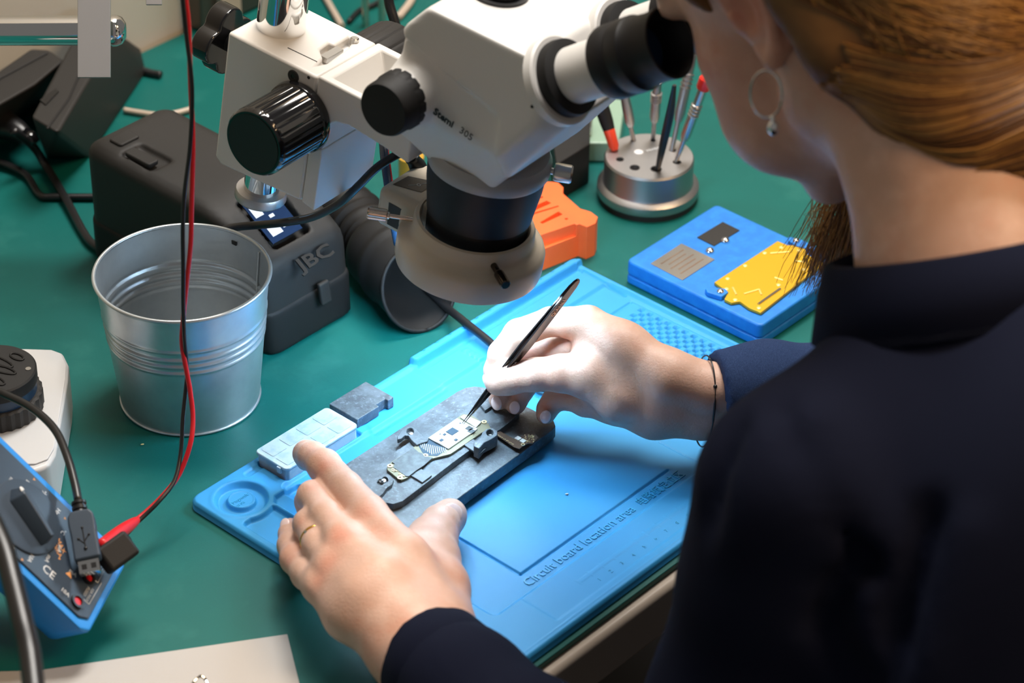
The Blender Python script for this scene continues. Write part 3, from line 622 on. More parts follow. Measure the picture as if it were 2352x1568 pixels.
build('foot', MB().prism(ppoly([(1200, 590), (1243, 575), (1243, 612), (1210, 625)], .4), 0, .9), m_org, oo, bevel=.08)
o = build('black_box', MB().prism(ppoly([(1275, 468), (1352, 420), (1352, 330), (1262, 380)], 0), 0, 3.2), m_blkm, bevel=.1); tag(o, 'plain black box between the orange holder and the aluminium tool holder', 'box')
o = build('storage_box', MB().prism(ppoly([(1345, 372), (1420, 372), (1440, 240), (1345, 235)], 0), 0, 1.6), m_green, bevel=.15); tag(o, 'pale green clear plastic box lying behind the aluminium tool holder', 'box')
o = build('metal_bracket', MB().tube([at(1346, 330, .3), at(1350, 300, 2), at(1352, 262, 3), at(1345, 240, 3)], .3, 8), m_steel); tag(o, 'pale metal hook beside the pale green box', 'bracket')

# ================================================================== blue fixture with gold plate
bf = thing('board_fixture', 'thick bright blue fixture block with a gold plate on the teal sheet', 'fixture', U(36, 14.8, 0), E1, VV)
build('fixture_base', MB().prism(upoly(rrect(36.02, 3.5, 45.7, 14.78, .35)), .0, .62), m_blue, bf, bevel=.12)
build('fixture_top', MB().prism(upoly(rrect(36.06, 3.46, 45.68, 14.75, .4)), .64, 1.7), m_blue, bf, bevel=.16)
build('fixture_lug', MB().prism(upoly([(36.35, 10.1), (36.6, 9.7), (37.2, 10.2), (37.5, 10.7), (37.3, 11.1), (36.6, 11.1)]), 1.7, 2.05), m_blue, bf, bevel=.06)
build('fixture_lug', MB().prism(upoly([(44.75, 10.9), (44.9, 10.2), (45.3, 9.9), (45.6, 10.6), (45.6, 12.0), (45.1, 12.1)]), 1.7, 2.05), m_blue, bf, bevel=.06)
gp = build('gold_plate', MB().prism(upoly([(37.7, 9.6), (44.5, 9.6), (44.55, 10.4), (45.0, 10.9), (45.05, 11.5), (44.55, 12.0), (44.5, 13.5), (37.0, 14.0), (36.9, 13.1), (37.1, 12.2), (36.6, 11.9), (36.6, 11.3), (37.4, 11.0)]), 1.72, 1.95), m_gold, bf, bevel=.05)
gm = MB()
for u, w_ in ((38.6, 10.0), (40.6, 9.9), (42.7, 9.9), (44.0, 10.3), (44.5, 11.4), (42.9, 13.0), (40.3, 12.9), (37.3, 13.6), (37.6, 10.7), (37.0, 11.9)): gm.ball(U(u, w_, 1.96), .16, (1, 0, 0), (0, 1, 0), (0, 0, .4), 10, 6)
for a, b in (((38.0, 10.9), (37.5, 11.6)), ((37.9, 11.9), (39.0, 12.3)), ((39.0, 12.3), (38.6, 12.8)), ((42.9, 10.2), (43.9, 11.0)), ((43.3, 12.0), (43.6, 12.5)), ((40.8, 12.2), (40.9, 12.8))): gm.tube([U(*a, 1.97), U(*b, 1.97)], .07, 6, smooth=False)
build('raised_marks', gm, m_goldl, gp)
build('pale_slot', MB().tube([U(37.6, 13.3, 1.97), U(40.0, 13.25, 1.97)], .09, 6, smooth=False), m_steel, gp)
build('label_plate', MB().prism(upoly([(36.8, 4.95), (40.1, 4.9), (40.1, 7.75), (36.7, 7.75)]), 1.7, 1.75), m_steel, bf, bevel=.02, label='light metal label plate')
lt = MB()
for k in range(5): lt.box(U(38.4, 5.5+k*.42, 1.755), E1*(.9 if k % 2 else 1.2), VV*.06, ZZ*.003)
build('engraved_lines', lt, m_brassy, bf, smooth=0)
build('label_plate', MB().prism(upoly([(41.4, 5.2), (44.1, 5.25), (44.05, 6.75), (41.35, 6.7)]), 1.7, 1.76), m_gry, bf, bevel=.02, label='dark metal label plate')
for u, w_, r in ((40.65, 6.9, .27), (42.35, 6.85, .27)): build('silver_button', MB().ball(U(u, w_, 1.75), r*1.15, Z=(0, 0, .8)), m_chrome, bf)
for u, w_ in ((36.95, 10.7), (45.2, 10.6)): build('bolt', MB().ball(U(u, w_, 2.08), .24, Z=(0, 0, .7)), m_chrome, bf)

# ================================================================== multimeter
mk = at(207, 1465, 2.3); ms_ = np.array([.21, .98, 0]); ms_ /= np.linalg.norm(ms_)
ml = np.array([-.66, .14, .74]); ml -= ms_*(ml@ms_); ml /= np.linalg.norm(ml); mn = np.cross(ms_, ml)
if mn[2] < 0: mn = -mn
def MM(s_, l, n): return mk+ms_*s_+ml*l+mn*n
mm = thing('multimeter', 'blue rubber cased multimeter with round dial, tilted up at the left', 'multimeter', mk, ms_, ml if np.cross(ms_, ml)@mn > 0 else -ml)
def mmp(pts, n0, n1): return MB().slab([MM(a, b, n0) for a, b in pts], mn*(n1-n0))
hull_ = MB().hull([MM(a, b, n) for a, b, n in ((.35, .1, 0), (.0, .6, 0), (6.2, .1, 0), (6.6, .6, 0), (6.6, 15.5, 0), (0, 15.5, 0), (1.0, .6, -3.1), (5.6, .6, -3.1), (5.6, 15, -3.1), (1.0, 15, -3.1), (.2, 1.2, -1.9), (6.4, 1.2, -1.9))])
build('rubber_holster', hull_, m_mmb, mm, bevel=.25)
face = build('meter_face', mmp([(.5, 1.2), (.9, .65), (5.7, .65), (6.1, 1.2), (6.1, 15.2), (.5, 15.2)], .0, .12), m_mmf, mm, bevel=.06)
dc = MM(3.25, 6.7, .12)
build('dial_disc', MB().lathe([(0, 0), (2.25, 0), (2.25, .1), (2.1, .14), (0, .14)], dc, mn, seg=48), m_mmf, mm)
kd = ml*.93+ms_*.36; kd /= np.linalg.norm(kd); kx = np.cross(kd, mn)
kb = build('dial_knob', MB().hull([dc+kd*a+kx*b+mn*c for a, b, c in ((1.75, 0, .14), (1.2, .62, .14), (1.2, -.62, .14), (-1.8, .35, .14), (-1.8, -.35, .14), (1.55, 0, .75), (1.1, .16, .95), (1.1, -.16, .95), (-1.65, .12, .95), (-1.65, -.12, .95))]), m_mmf, mm, bevel=.08)
build('pointer', MB().ball(dc+kd*1.35+mn*.78, .14, kd*1.5, kx, mn*.5), m_ink, kb, label='pale pointer mark')
for a, lb in ((5.3, ''), (3.9, '')):
    pass
for a, b in ((1.2, 1.75), (3.15, 1.85), (5.0, 2.05)):
    if a > 5.5: continue
    jk = build('input_jack', MB().shell([(.28, 0), (.42, 0), (.42, .16), (.28, .16)], MM(a, b, .12), mn, seg=24), m_blk, mm, label='dark round socket')
    build('jack_core', MB().lathe([(0, 0), (.26, 0), (.26, .06), (0, .06)], MM(a, b, .12), mn, seg=20), m_red, jk, label='red centre')
for b in (10.3, 11.9, 13.4):
    for a in (4.95, 3.2, 1.5):
        bb = build('button', mmp(rrect(a-.5, b-.28, a+.5, b+.28, .15), .12, .4), m_blk, mm, bevel=.06)
        build('button_mark', MB().text('REL', .36, MM(a+.3, b-.13, .41), -ms_, -ml*-1 if False else ml, .01), m_ink, bb, smooth=0)
pt = MB(); po = MB()
def tm(mb, s_, a, b, size, rot=0):
    X = -ms_*math.cos(math.radians(rot))+ml*math.sin(math.radians(rot)); Y = np.cross(mn, X); mb.text(s_, size, MM(a, b, .125), X, Y, .01, 'CENTER')
X_ = -ms_
for k, s_ in enumerate(('OFF', 'V~', 'V=', 'mV', 'Ω', '•))', 'Hz', '°C', 'µA', 'mA', '10A', 'hFE')):
    an = math.radians(-60+k*30); tm(pt, s_, 3.25+2.38*math.sin(an), 6.6+2.38*math.cos(an), .38)
    if k % 2 == 0: tm(po, '▲', 3.25+2.75*math.sin(an+.2), 6.6+2.75*math.cos(an+.2), .2)
tm(pt, 'CE', 1.15, 4.0, .75, -90); tm(pt, '10A', 1.0, 2.6, .38, -90); tm(pt, 'mA', 2.5, 2.75, .38, -90); tm(pt, 'COM', 4.2, 2.75, .34, -90)
tm(pt, '10A MAX\nFUSED', 2.3, 1.35, .26, 0); tm(pt, '600V\nCAT III', 4.3, 1.35, .26, 0)
tm(po, '▲', 2.2, 2.9, .5, -90); tm(po, '▲', 4.0, 3.2, .45, -90); tm(po, 'MAX\n600mA', 3.4, 4.2, .42, -60)
for a, b in (((1.7, 1.5), (1.7, 1.05)), ((1.7, 1.05), (3.6, 1.0)), ((3.4, 1.5), (3.4, 1.2)), ((3.4, 1.2), (5.3, 1.2))): pt.tube([MM(*a, .13), MM(*b, .13)], .025, 4, smooth=False)
build('white_lettering', pt, m_ink, face, smooth=0, label='white printed markings'); build('orange_lettering', po, m_inko, face, smooth=0, label='orange printed markings')
build('kickstand', MB().slab([MM(1.2, 8, -3.1), MM(5.4, 8, -3.1), at(0, 0, 0)*0+np.array([*(MM(5.4, 12, -3.1)[:2]+np.array([-1.5, 0])), .05]), np.array([*(MM(1.2, 12, -3.1)[:2]+np.array([-1.5, 0])), .05])], mn*.2), m_mmb, mm)

# cables that lie on or hang to the meter
def cable(name, pts, r, m, label, cat='cable', seg=10, group=None, n=8):
    o = build(name, MB().tube(pts, r, seg, n), m, smooth=180); return tag(o, label, cat, group)
uc = [at(-60, 870, 7.5), at(0, 900, 7.6), at(70, 935, 7.7), at(125, 985, 7.7), at(155, 1050, 7.5), at(172, 1110, 7.1), at(180, 1150, 6.8)]
us = thing('usb_cable', 'black USB cable with exposed metal plug lying over the multimeter', 'cable', at(180, 1150, 6))
build('cord', MB().tube(uc, .24, 12), m_rub, us, smooth=180)
ua, ub = at(180, 1150, 6.8), at(200, 1268, 5.3); ud = (ub-ua)/np.linalg.norm(ub-ua); ux = RT-ud*(RT@ud); ux /= np.linalg.norm(ux); un = np.cross(ux, ud); un = un if un@FW < 0 else -un
build('strain_relief', MB().lathe([(.3, 0), (.42, .08), (.42, .22), (.33, .27), (.33, .36), (.42, .4), (.42, .55), (.34, .6), (.4, .8)], ua, ud, seg=24), m_rub, us)
pb_ = build('plug_body', MB().slab([ua+ud*a+ux*b-un*.45 for a, b in ((.7, -.5), (.7, .5), (1.0, .72), (1.5, .74), (2.1, .7), (3.6, .72), (3.6, -.72), (2.1, -.7), (1.5, -.74), (1.0, -.72))], un*.9), m_mmf, us, bevel=.12)
um = build('metal_plug', MB().slab([ua+ud*a+ux*b-un*.25 for a, b in ((3.6, -.58), (3.6, .58), (4.35, .58), (4.35, -.58))], un*.5), m_chrome, us, bevel=.04)
build('plug_window', MB().slab([ua+ud*a+ux*b+un*.255 for a, b in ((3.85, -.4), (3.85, -.12), (4.15, -.12), (4.15, -.4))], un*.01).slab([ua+ud*a+ux*b+un*.255 for a, b in ((3.85, .12), (3.85, .4), (4.15, .4), (4.15, .12))], un*.01), m_blk, um, smooth=0)
tr = MB(); q0 = ua+ud*2.4+un*.46
tr.tube([q0-ud*.6, q0+ud*.6], .035, 5, smooth=False).tube([q0+ud*.2, q0-ud*.15+ux*.3], .03, 5, smooth=False).tube([q0+ud*.35, q0+ud*.0-ux*.3], .03, 5, smooth=False).ball(q0+ud*.62, .1).ball(q0-ux*.3, .07).ball(q0-ud*.15+ux*.3, .07).ball(q0-ud*.62, .07)
build('usb_symbol', tr, m_blk, pb_)

redp = [(427, -40, -13), (427, 0, -13.2), (433, 60, -13.3), (438, 200, -13.6), (443, 330, -14), (440, 480, -14.4), (438, 560, -14.8), (430, 640, -15), (421, 730, -15.3), (418, 790, -15.6), (430, 860, -16), (437, 900, -16.3), (443, 960, -17), (437, 1020, -18), (411, 1090, -19), (372, 1140, -20.2), (330, 1180, -21.2), (303, 1200, -21.8)]
blkp = [(417, -40, -13.2), (420, 0, -13.4), (428, 80, -13.5), (441, 200, -14), (437, 330, -14.3), (424, 440, -14.6), (420, 520, -14.9), (421, 620, -15.3), (421, 700, -15.6), (424, 780, -15.8), (430, 850, -15.6), (427, 890, -16), (420, 960, -17), (415, 1040, -18.2), (400, 1105, -19.6), (366, 1150, -20.8), (330, 1186, -21.6), (296, 1216, -22.4)]
rl = thing('test_lead', 'red test lead hanging down past the bucket to the multimeter', 'test lead', atY(303, 1200, -21.8)); build('wire', MB().tube([atY(*p) for p in redp], .145, 10, 6), m_red, rl, smooth=180)
bl_ = thing('test_lead', 'black test lead twisted with the red one to the multimeter', 'test lead', atY(296, 1216, -22.4)); build('wire', MB().tube([atY(*p) for p in blkp], .125, 10, 6), m_rub, bl_, smooth=180)
ra, rb = atY(318, 1192, -21.6), at(232, 1252, 4.4); build('plug', MB().tube([ra, ra*.85+rb*.15, ra*.6+rb*.4, ra*.3+rb*.7, rb], [.18, .3, .38, .38, .34], 16), m_red, rl, smooth=180)
ra, rb = atY(300, 1212, -22.3), at(222, 1292, 4.2); build('plug', MB().tube([atY(303, 1208, -22.3), atY(290, 1222, -22.4)], .22, 14, smooth=False), m_rub, bl_)
pa_, pb_2 = at(296, 1248, 4.6), at(238, 1290, 4.3); dd = (pb_2-pa_); L_ = np.linalg.norm(dd); dd /= L_; px_ = np.cross(dd, -FW); px_ /= np.linalg.norm(px_); pn_ = np.cross(px_, dd)
sv = build('plug_sleeve', MB().box((pa_+pb_2)/2, dd*L_*.56, px_*.78, pn_*.6), m_blkm, bl_, bevel=.22, seg=3)
cut(sv, MB().lathe([(0, -1.2), (.28, -1.2), (.28, .6), (0, .6)], pa_+px_*.25, dd, seg=20))

# ================================================================== white case with round black tin on it
wc = thing('plastic_case', 'white plastic case with rounded corners at the left edge', 'case', at(60, 1050, 0))
top = ppoly([(-90, 800), (60, 797), (120, 799), (145, 808), (158, 835), (156, 870), (128, 1040), (112, 1068), (80, 1080), (-90, 1085)], 3.5)
ctr = np.mean(np.array(top), 0); bot = [tuple(ctr+(np.array(p)-ctr)*1.0+np.array([0, -.1])) for p in top]
build('case_body', MB().prism([tuple(p) for p in bot], 0, 3.5, top), m_case, wc, bevel=.3, seg=3)
build('case_lid_rim', MB().prism([tuple(ctr+(np.array(p)-ctr)*.93) for p in top], 3.5, 3.62), m_case, wc, bevel=.1)
tn = at(-4, 935, 3.6); dk = thing('round_tin', 'round black knurled container with embossed lid on the white case', 'container', tn)
build('knurled_base', MB().lathe([(0, 0), (2.62, 0), (2.7, .15), (2.7, 1.2), (2.55, 1.3), (0, 1.3)], tn, seg=120, mod=lambda t_, h: 1+.018*math.sin(30*t_)), m_gry, dk)
build('blue_band', MB().lathe([(0, 1.3), (2.42, 1.3), (2.42, 2.0), (0, 2.0)], tn, seg=64), mat('dark_blue_band', (.01, .035, .08), .35), dk)
ld = build('lid', MB().lathe([(0, 2.0), (2.5, 2.0), (2.52, 2.1), (2.52, 2.75), (2.42, 2.85), (0, 2.85)], tn, seg=64), m_blkm, dk)
em = MB()
for (x, y, a, b, rt) in ((-.2, .9, 1.5, .35, -30), (.3, .0, 1.2, .3, -25), (-.3, -.9, 1.4, .4, -30), (1.2, 1.2, .5, .25, -35)):
    r_ = math.radians(rt); P = [tn+ZZ*2.88+np.array([x+a*math.cos(k)*math.cos(r_)-b*math.sin(k)*math.sin(r_), y+a*math.cos(k)*math.sin(r_)+b*math.sin(k)*math.cos(r_), 0]) for k in [2*math.pi*i/20 for i in range(21)]]; em.tube(P, .07, 6, 1)
build('embossed_pattern', em, m_blkm, ld)
build('screw', MB().lathe([(0, 0), (.17, 0), (.17, .04), (0, .04)], at(65, 847, 6.45), seg=16), m_steel, ld)

# ================================================================== foreground card, cable and clip
o = build('paper_card', MB().prism(ppoly([(-80, 1546), (90, 1541), (660, 1458), (700, 1620), (-80, 1700)], .06), .02, .14), m_paper, bevel=.02); tag(o, 'plain grey card lying at the bottom edge', 'card')
o = build('metal_clip', MB().tube([at(436, 1580, .7), at(448, 1562, .9), at(462, 1553, .9), at(474, 1566, .7), at(480, 1590, .6)], .1, 10), m_chrome); tag(o, 'small chrome wire clip on the grey card', 'clip')
cable('power_cable', [at(-70, 1130, 16), at(-30, 1180, 15.5), at(8, 1260, 15), at(30, 1340, 14.5), at(52, 1430, 14), at(68, 1500, 13.5), at(80, 1600, 13)], .55, m_rub, 'thick black cable crossing the lower left corner in front of the multimeter', seg=20)
# ================================================================== loose cables on the bench
cable('power_cable', [at(-40, 360, .5), at(10, 376, .5), at(60, 402, .4), at(92, 448, .3), at(130, 452, .3), at(250, 452, .3), at(300, 450, .3)], .26, m_rub, 'black cable running flat into the left side of the soldering station')
cable('power_cable', [at(30, 300, 4), at(75, 335, 2), at(108, 385, .6), at(150, 455, .5), at(190, 530, .4), at(215, 562, .4), at(262, 590, .4)], .3, m_rub, 'black cable slanting down behind the bucket from the power bricks')
cable('power_cable', [at(270, 130, 1.5), at(300, 150, .5), at(340, 166, .3), at(370, 172, .3)], .3, m_rub, 'short black cable end at the back edge of the teal sheet')
cable('pale_cable', [at(285, 252, .3), at(320, 258, .3), at(360, 263, .3), at(400, 260, .3), at(440, 250, .3)], .2, m_cream, 'pale beige cable behind the soldering station')
cable('power_cable', [atY(893, -60, 14), atY(893, 0, 13.5), atY(905, 45, 13), atY(920, 95, 12.5), atY(932, 150, 12), atY(936, 220, 12)], .33, m_rub, 'thick black cable dropping behind the microscope arm', seg=14)
cable('power_cable', [at(800, 50, .3), at(825, 24, .3), at(855, 12, .3), at(880, 0, .3), at(930, -20, .3)], .2, m_rub, 'thin black cable curving on the teal sheet behind the microscope')
cable('pale_cable', [at(915, 40, .3), at(945, 0, .3), at(955, -40, .3)], .3, m_cream, 'pale cable end near the thick black cable')
for x, lb in ((840, 'left of two slim brown rods standing behind the microscope'), (878, 'right of two slim brown rods standing behind the microscope')):
    p = at(x, 60, 0); o = build('metal_rod', MB().lathe([(0, 0), (.28, 0), (.28, 9), (0, 9)], p, seg=14), m_brassy); tag(o, lb, 'rod', 'rods behind the microscope')
b0 = at(783, 70, 0); o = build('wooden_stick', MB().tube([at(785, 60, .3), at(728, -40, .3)], .26, 8, smooth=False), m_cream); tag(o, 'pale straight stick lying behind the microscope arm', 'stick')
cb = thing('jacketed_cable', 'dark cable with a red stripe hanging behind the ring light', 'cable', atY(893, 420, -3)); P_ = [(880, 300, 2), (883, 350, 0), (892, 420, -2), (902, 490, -3), (915, 560, -3)]
build('cord', MB().tube([atY(*p) for p in P_], .3, 12), mat('dark_blue_cable', (.012, .04, .10), .35), cb, smooth=180)
build('stripe', MB().tube([atY(x+9, y, Y-.15) for x, y, Y in P_], .06, 6), m_red, cb, smooth=180, label='red stripe')
cable('soldering_cable', [at(900, 560, 1), at(960, 640, 1.0), at(1010, 692, 1.0), at(1062, 735, 1.35), at(1130, 790, 1.3), at(1190, 850, .95), at(1245, 890, .92), at(1330, 880, .92), at(1430, 890, .95), at(1540, 915, .95), at(1700, 930, .95), at(1850, 900, .95)], .27, m_rub, 'black glossy cable passing from the hose over the blue mat under the right hand', seg=14)
o = build('spool', MB().lathe([(0, 0), (.9, 0), (.9, 2.2), (0, 2.2)], at(945, 420, 0)), m_amber); tag(o, 'small amber bottle half hidden behind the ring light', 'bottle')
hk = cable('metal_hook', [at(905, 450, 0.2), at(908, 440, 3), at(900, 440, 4.2), at(885, 440, 4.4)], .25, m_steel, 'grey bent metal hook behind the ring light', 'hook')

# ================================================================== power bricks, case, chrome arm, acrylic strips at the back left
def zp(x, y, z): return at(x, y, z)
t = thing('power_brick', 'dark grey power supply standing behind the soldering station', 'power supply', zp(150, 330, 0))
build('housing', MB().hull([zp(72, 270, 6), zp(132, 306, 6), zp(215, 165, 6), zp(250, 62, 6), zp(195, 40, 6), zp(105, 365, 0), zp(207, 362, 0), zp(338, 165, 0), zp(325, 115, 0), zp(240, 60, 0)]), m_gry, t, bevel=.25)
build('seam_strip', MB().tube([zp(108, 296, 6.03), zp(158, 228, 6.03), zp(226, 72, 6.03)], .08, 6, smooth=False), m_blkm, t)
build('label_notch', MB().prism(ppoly([(92, 232), (128, 205), (135, 212), (105, 243)], 6), 5.9, 6.1), m_blk, t)
t = thing('power_brick', 'long brown-grey power supply leaning in from the left edge', 'power supply', zp(0, 250, 0))
build('housing', MB().hull([zp(-80, 215, 5.5), zp(70, 111, 5.5), zp(112, 114, 5.5), zp(148, 140, 5.5), zp(85, 192, 5.5), zp(-60, 275, 5.5), zp(-80, 300, 0), zp(100, 190, 0), zp(150, 165, 0), zp(90, 240, 0), zp(-60, 360, 0)]), m_gry, t, bevel=.3)
build('seam_strip', MB().tube([zp(-60, 232, 5.55), zp(0, 180, 5.55), zp(108, 122, 5.55)], .08, 6, smooth=False), m_blkm, t)
t = thing('power_plug', 'black plug with a metal collar beside the power bricks', 'plug', zp(40, 300, 1))
build('plug_body', MB().tube([zp(-40, 268, 2.6), zp(5, 285, 2.6), zp(40, 300, 2.6), zp(60, 315, 2.4)], [1.1, 1.1, .8, .6], 16), m_blk, t, smooth=180)
build('collar', MB().tube([zp(56, 306, 2.6), zp(70, 318, 2.5), zp(82, 330, 2.2)], [.5, .55, .4], 14), m_blkg, t, smooth=180)
t = thing('metal_case', 'brushed grey metal case standing against the back wall', 'case', U(40, -43, 0))
build('case_body', MB().prism(upoly([(40.0, -44.2), (58, -44.2), (58, -42.2), (40.0, -42.2)]), .03, 16), mat('dull_bronze_metal', (.12, .10, .085), .35, .7), t, bevel=.3)
build('case_feet', MB().prism(upoly([(41.5, -42.15), (43.5, -42.15), (43.5, -41.6), (41.5, -41.6)]), .03, 5), m_cream, t)
ar_ = thing('boom_arm', 'horizontal polished chrome boom arm at the top left', 'boom arm', atD(0, 70, 172))
c0, c1_ = atD(-600, 71, 172), atD(258, 70, 172)
build('rod', MB().lathe([(0, 0), (.96, 0), (.96, np.linalg.norm(c1_-c0)), (0, np.linalg.norm(c1_-c0))], c0, c1_-c0, seg=40), m_chrome, ar_)
build('end_knob', MB().lathe([(0, 0), (1.02, 0), (1.02, .15), (1.0, .3), (.85, .62), (.5, .85), (0, .9)], c1_, c1_-c0, seg=40), m_chrome, ar_)
def hangplate(x0, x1, y1, D, nm, lb):
    P = [atD(x0, -160, D), atD(x1, -160, D), atD(x1, y1, D), atD(x0, y1, D)]
    o = build(nm, MB().slab(P, FW*.3), m_plate, bevel=.04); tag(o, lb, 'strip', 'hanging acrylic strips')
hangplate(178, 253, 178, 168, 'acrylic_strip', 'long frosted grey acrylic strip hanging in front of the chrome boom arm')
hangplate(335, 371, 11, 168, 'acrylic_strip', 'short tip of a grey acrylic strip at the top edge')

# ================================================================== stereo microscope
mi = thing('stereo_microscope', 'white stereo microscope with black knobs and a ring light above the hands', 'microscope', MO, MA, MBX)
def LB(): return MB()
s = SDF((-6, -8.5, 5.5), (6, 6, 18.6), .16)
s.d[:] = -50
for n, p in (((0, 0, 1), (0, 0, 17.65)), ((-.99, 0, .10), (-4.25, 0, 17.6)), ((.99, 0, .10), (4.35, 0, 17.6)), ((0, -.72, .70), (0, -5.4, 16.1)), ((0, -.85, -.53), (0, -3.9, 10.1)),
             ((0, 1, .05), (0, 4.35, 12)), ((0, .80, .60), (0, 3.5, 16.4)), ((0, 0, -1), (0, 0, 6.9)),
             ((-.86, 0, -.5), (-5.0, 0, 11.6)), ((.86, 0, -.5), (5.0, 0, 11.6)), ((-.62, -.62, -.34), (-3.9, -4.2, 10.9)), ((.62, -.62, -.34), (3.9, -4.2, 10.9)),
             ((0, .6, -.8), (0, 3.9, 8.0)), ((-.72, -.68, .1), (-4.55, -5.4, 14.4)), ((.72, -.68, .1), (4.6, -5.4, 14.4)), ((-.7, .7, 0), (-4.6, 3.7, 14)), ((.7, .7, 0), (4.6, 3.7, 14))):
    s.plane(p, n, .35 if n != (0, 0, 1) else .2)
body_d = s.d.copy(); G = np.meshgrid(*s.g, indexing='ij')
pa = -((G[2]-15.1)-.26*(G[1]-2.6)); pb2 = (G[1]+3.0)-.12*(G[2]-14); line = np.minimum(pa, pb2)
hood = np.maximum(body_d-.2, line.astype(np.float32)*.9); hood = np.maximum(hood, (G[2]-17.65).astype(np.float32)); hood = np.maximum(hood, (8.0-G[2]).astype(np.float32))
hh = np.clip(.5+.5*(body_d-hood)/.25, 0, 1); s.d = (body_d*(1-hh)+hood*hh-.25*hh*(1-hh)).astype(np.float32)
s.cone((-4.3, 2.7, 12.35), (-5.1, 2.7, 12.35), 1.95, 1.75, .5)
hd = build('microscope_head', s.mesh(), m_white, mi, smooth=180, local=True)
tb_ = MB().text('Stemi', .62, wl(-5.10, .95, 12.05), -MBX*.98-MZ*.2, MZ*.98-MBX*.2, .03, bold=.02)
build('printed_name', tb_, m_blk, hd, smooth=0, label='black printed name')
build('printed_name', MB().text('305', .62, wl(-5.06, -.85, 11.7), -MBX*.98-MZ*.2, MZ*.98-MBX*.2, .03), m_gry, hd, smooth=0, label='grey printed number')
build('top_port', MB().lathe([(0, 0), (1.75, 0), (1.75, .25), (1.45, .3), (1.45, .9), (0, .9)], wl(.1, 1.2, 17.65), MZ, seg=48), m_blk, hd, label='black round cap on top')
build('seam_line', MB().tube([wl(-1.2, -4.1, 17.66), wl(-1.2, 1, 17.66)][:1]+[wl(1.6, -4.05, 17.66), wl(-.6, -2.2, 17.66)][1:], .015, 4, smooth=False), m_gry, hd, smooth=0)
build('set_screw', MB().lathe([(0, 0), (.11, 0), (.11, .05), (0, .05)], wl(-4.9, -5.0, 15.3), -MA*.7-MBX*.7, seg=12), m_blk, hd)
# eyepieces
ed = -MBX*.757+MZ*.653
for sg, lb in ((-1, 'eyepiece nearest the camera'), (1, 'eyepiece farther from the camera')):
    e0 = wl(3.15*sg, -5.35, 16.35)
    et = build('eyepiece_tube', MB().lathe([(0, 0), (1.58, 0), (1.58, 5.0), (0, 5.0)], e0, ed, seg=56), m_white, mi, label=lb)
    build('collar_ring', MB().lathe([(0, .3), (2.12, .3), (2.15, .5), (2.1, .95), (1.62, 1.15), (0, 1.15)], e0, ed, seg=56), m_blkm, et)
    build('base_disc', MB().lathe([(0, -.3), (2.5, -.3), (2.5, .22), (2.38, .32), (0, .32)], e0, ed, seg=56), m_white, et)
    build('rubber_eyecup', MB().shell([(1.62, 3.7), (1.98, 3.75), (2.04, 3.9), (2.04, 4.7), (1.96, 4.85), (1.96, 5.0), (2.05, 5.15), (2.05, 5.9), (1.92, 6.1), (1.86, 7.0), (1.95, 7.9), (1.85, 7.95), (1.3, 7.0), (1.3, 5.2), (1.5, 3.8)], e0, ed, seg=64), m_tube, et)
    build('eye_lens', MB().lathe([(0, 0), (1.3, 0), (1.3, .1), (0, .1)], e0+ed*6.2, ed, seg=32), m_scr, et)
# zoom knob
def ribbed(n, d, lo, hi): return lambda t_, h: (1-d*(max(0, math.cos(n*t_))**6) if lo < h < hi else 1)
build('zoom_knob', MB().lathe([(0, 0), (1.66, 0), (1.7, .2), (1.7, .9), (1.66, 1.0), (1.62, 1.1), (1.6, 2.0), (1.5, 2.2), (0, 2.25)], wl(-5.2, 2.75, 12.35), -MA, seg=120, mod=ribbed(14, .028, .15, 1.0)), m_blkm, mi)
build('zoom_knob', MB().lathe([(0, 0), (1.78, 0), (1.82, .2), (1.82, .9), (1.76, 1.0), (1.72, 2.2), (1.6, 2.45), (0, 2.5)], wl(5.3, 3.05, 12.3), MA, seg=120, mod=ribbed(14, .028, .15, 1.0)), m_blkm, mi)
# objective tube and flange
ob3 = build('objective_flange', MB().lathe([(0, 6.7), (3.52, 6.7), (3.6, 6.85), (3.62, 7.5), (3.4, 7.9), (0, 7.9)], wl(.35, 0, 0), MZ, seg=72), mat('grey_flange_paint', (.36, .36, .36), .35), mi)
p = wl(.35, 0, 7.0); dv_ = pl(1262, 392, c=7.0)-np.array([.35, 0, 7.0]); dv_ /= np.linalg.norm(dv_); dw = MA*dv_[0]+MBX*dv_[1]+MZ*dv_[2]
build('locking_screw', MB().lathe([(0, 3.4), (.2, 3.4), (.2, 3.75), (.5, 3.8), (.55, 3.95), (.55, 4.75), (.48, 4.85), (0, 4.85)], p, dw, seg=40, mod=lambda t_, h: 1+.03*math.sin(20*t_)), m_steel, ob3)
build('objective_tube', MB().lathe([(0, 1.6), (2.75, 1.6), (2.95, 1.75), (3.02, 2.9), (3.0, 3.55), (3.12, 3.6), (3.16, 4.0), (3.4, 5.6), (3.48, 6.85), (0, 6.85)], wl(.25, 0, 0), MZ, seg=80), m_tube, mi)
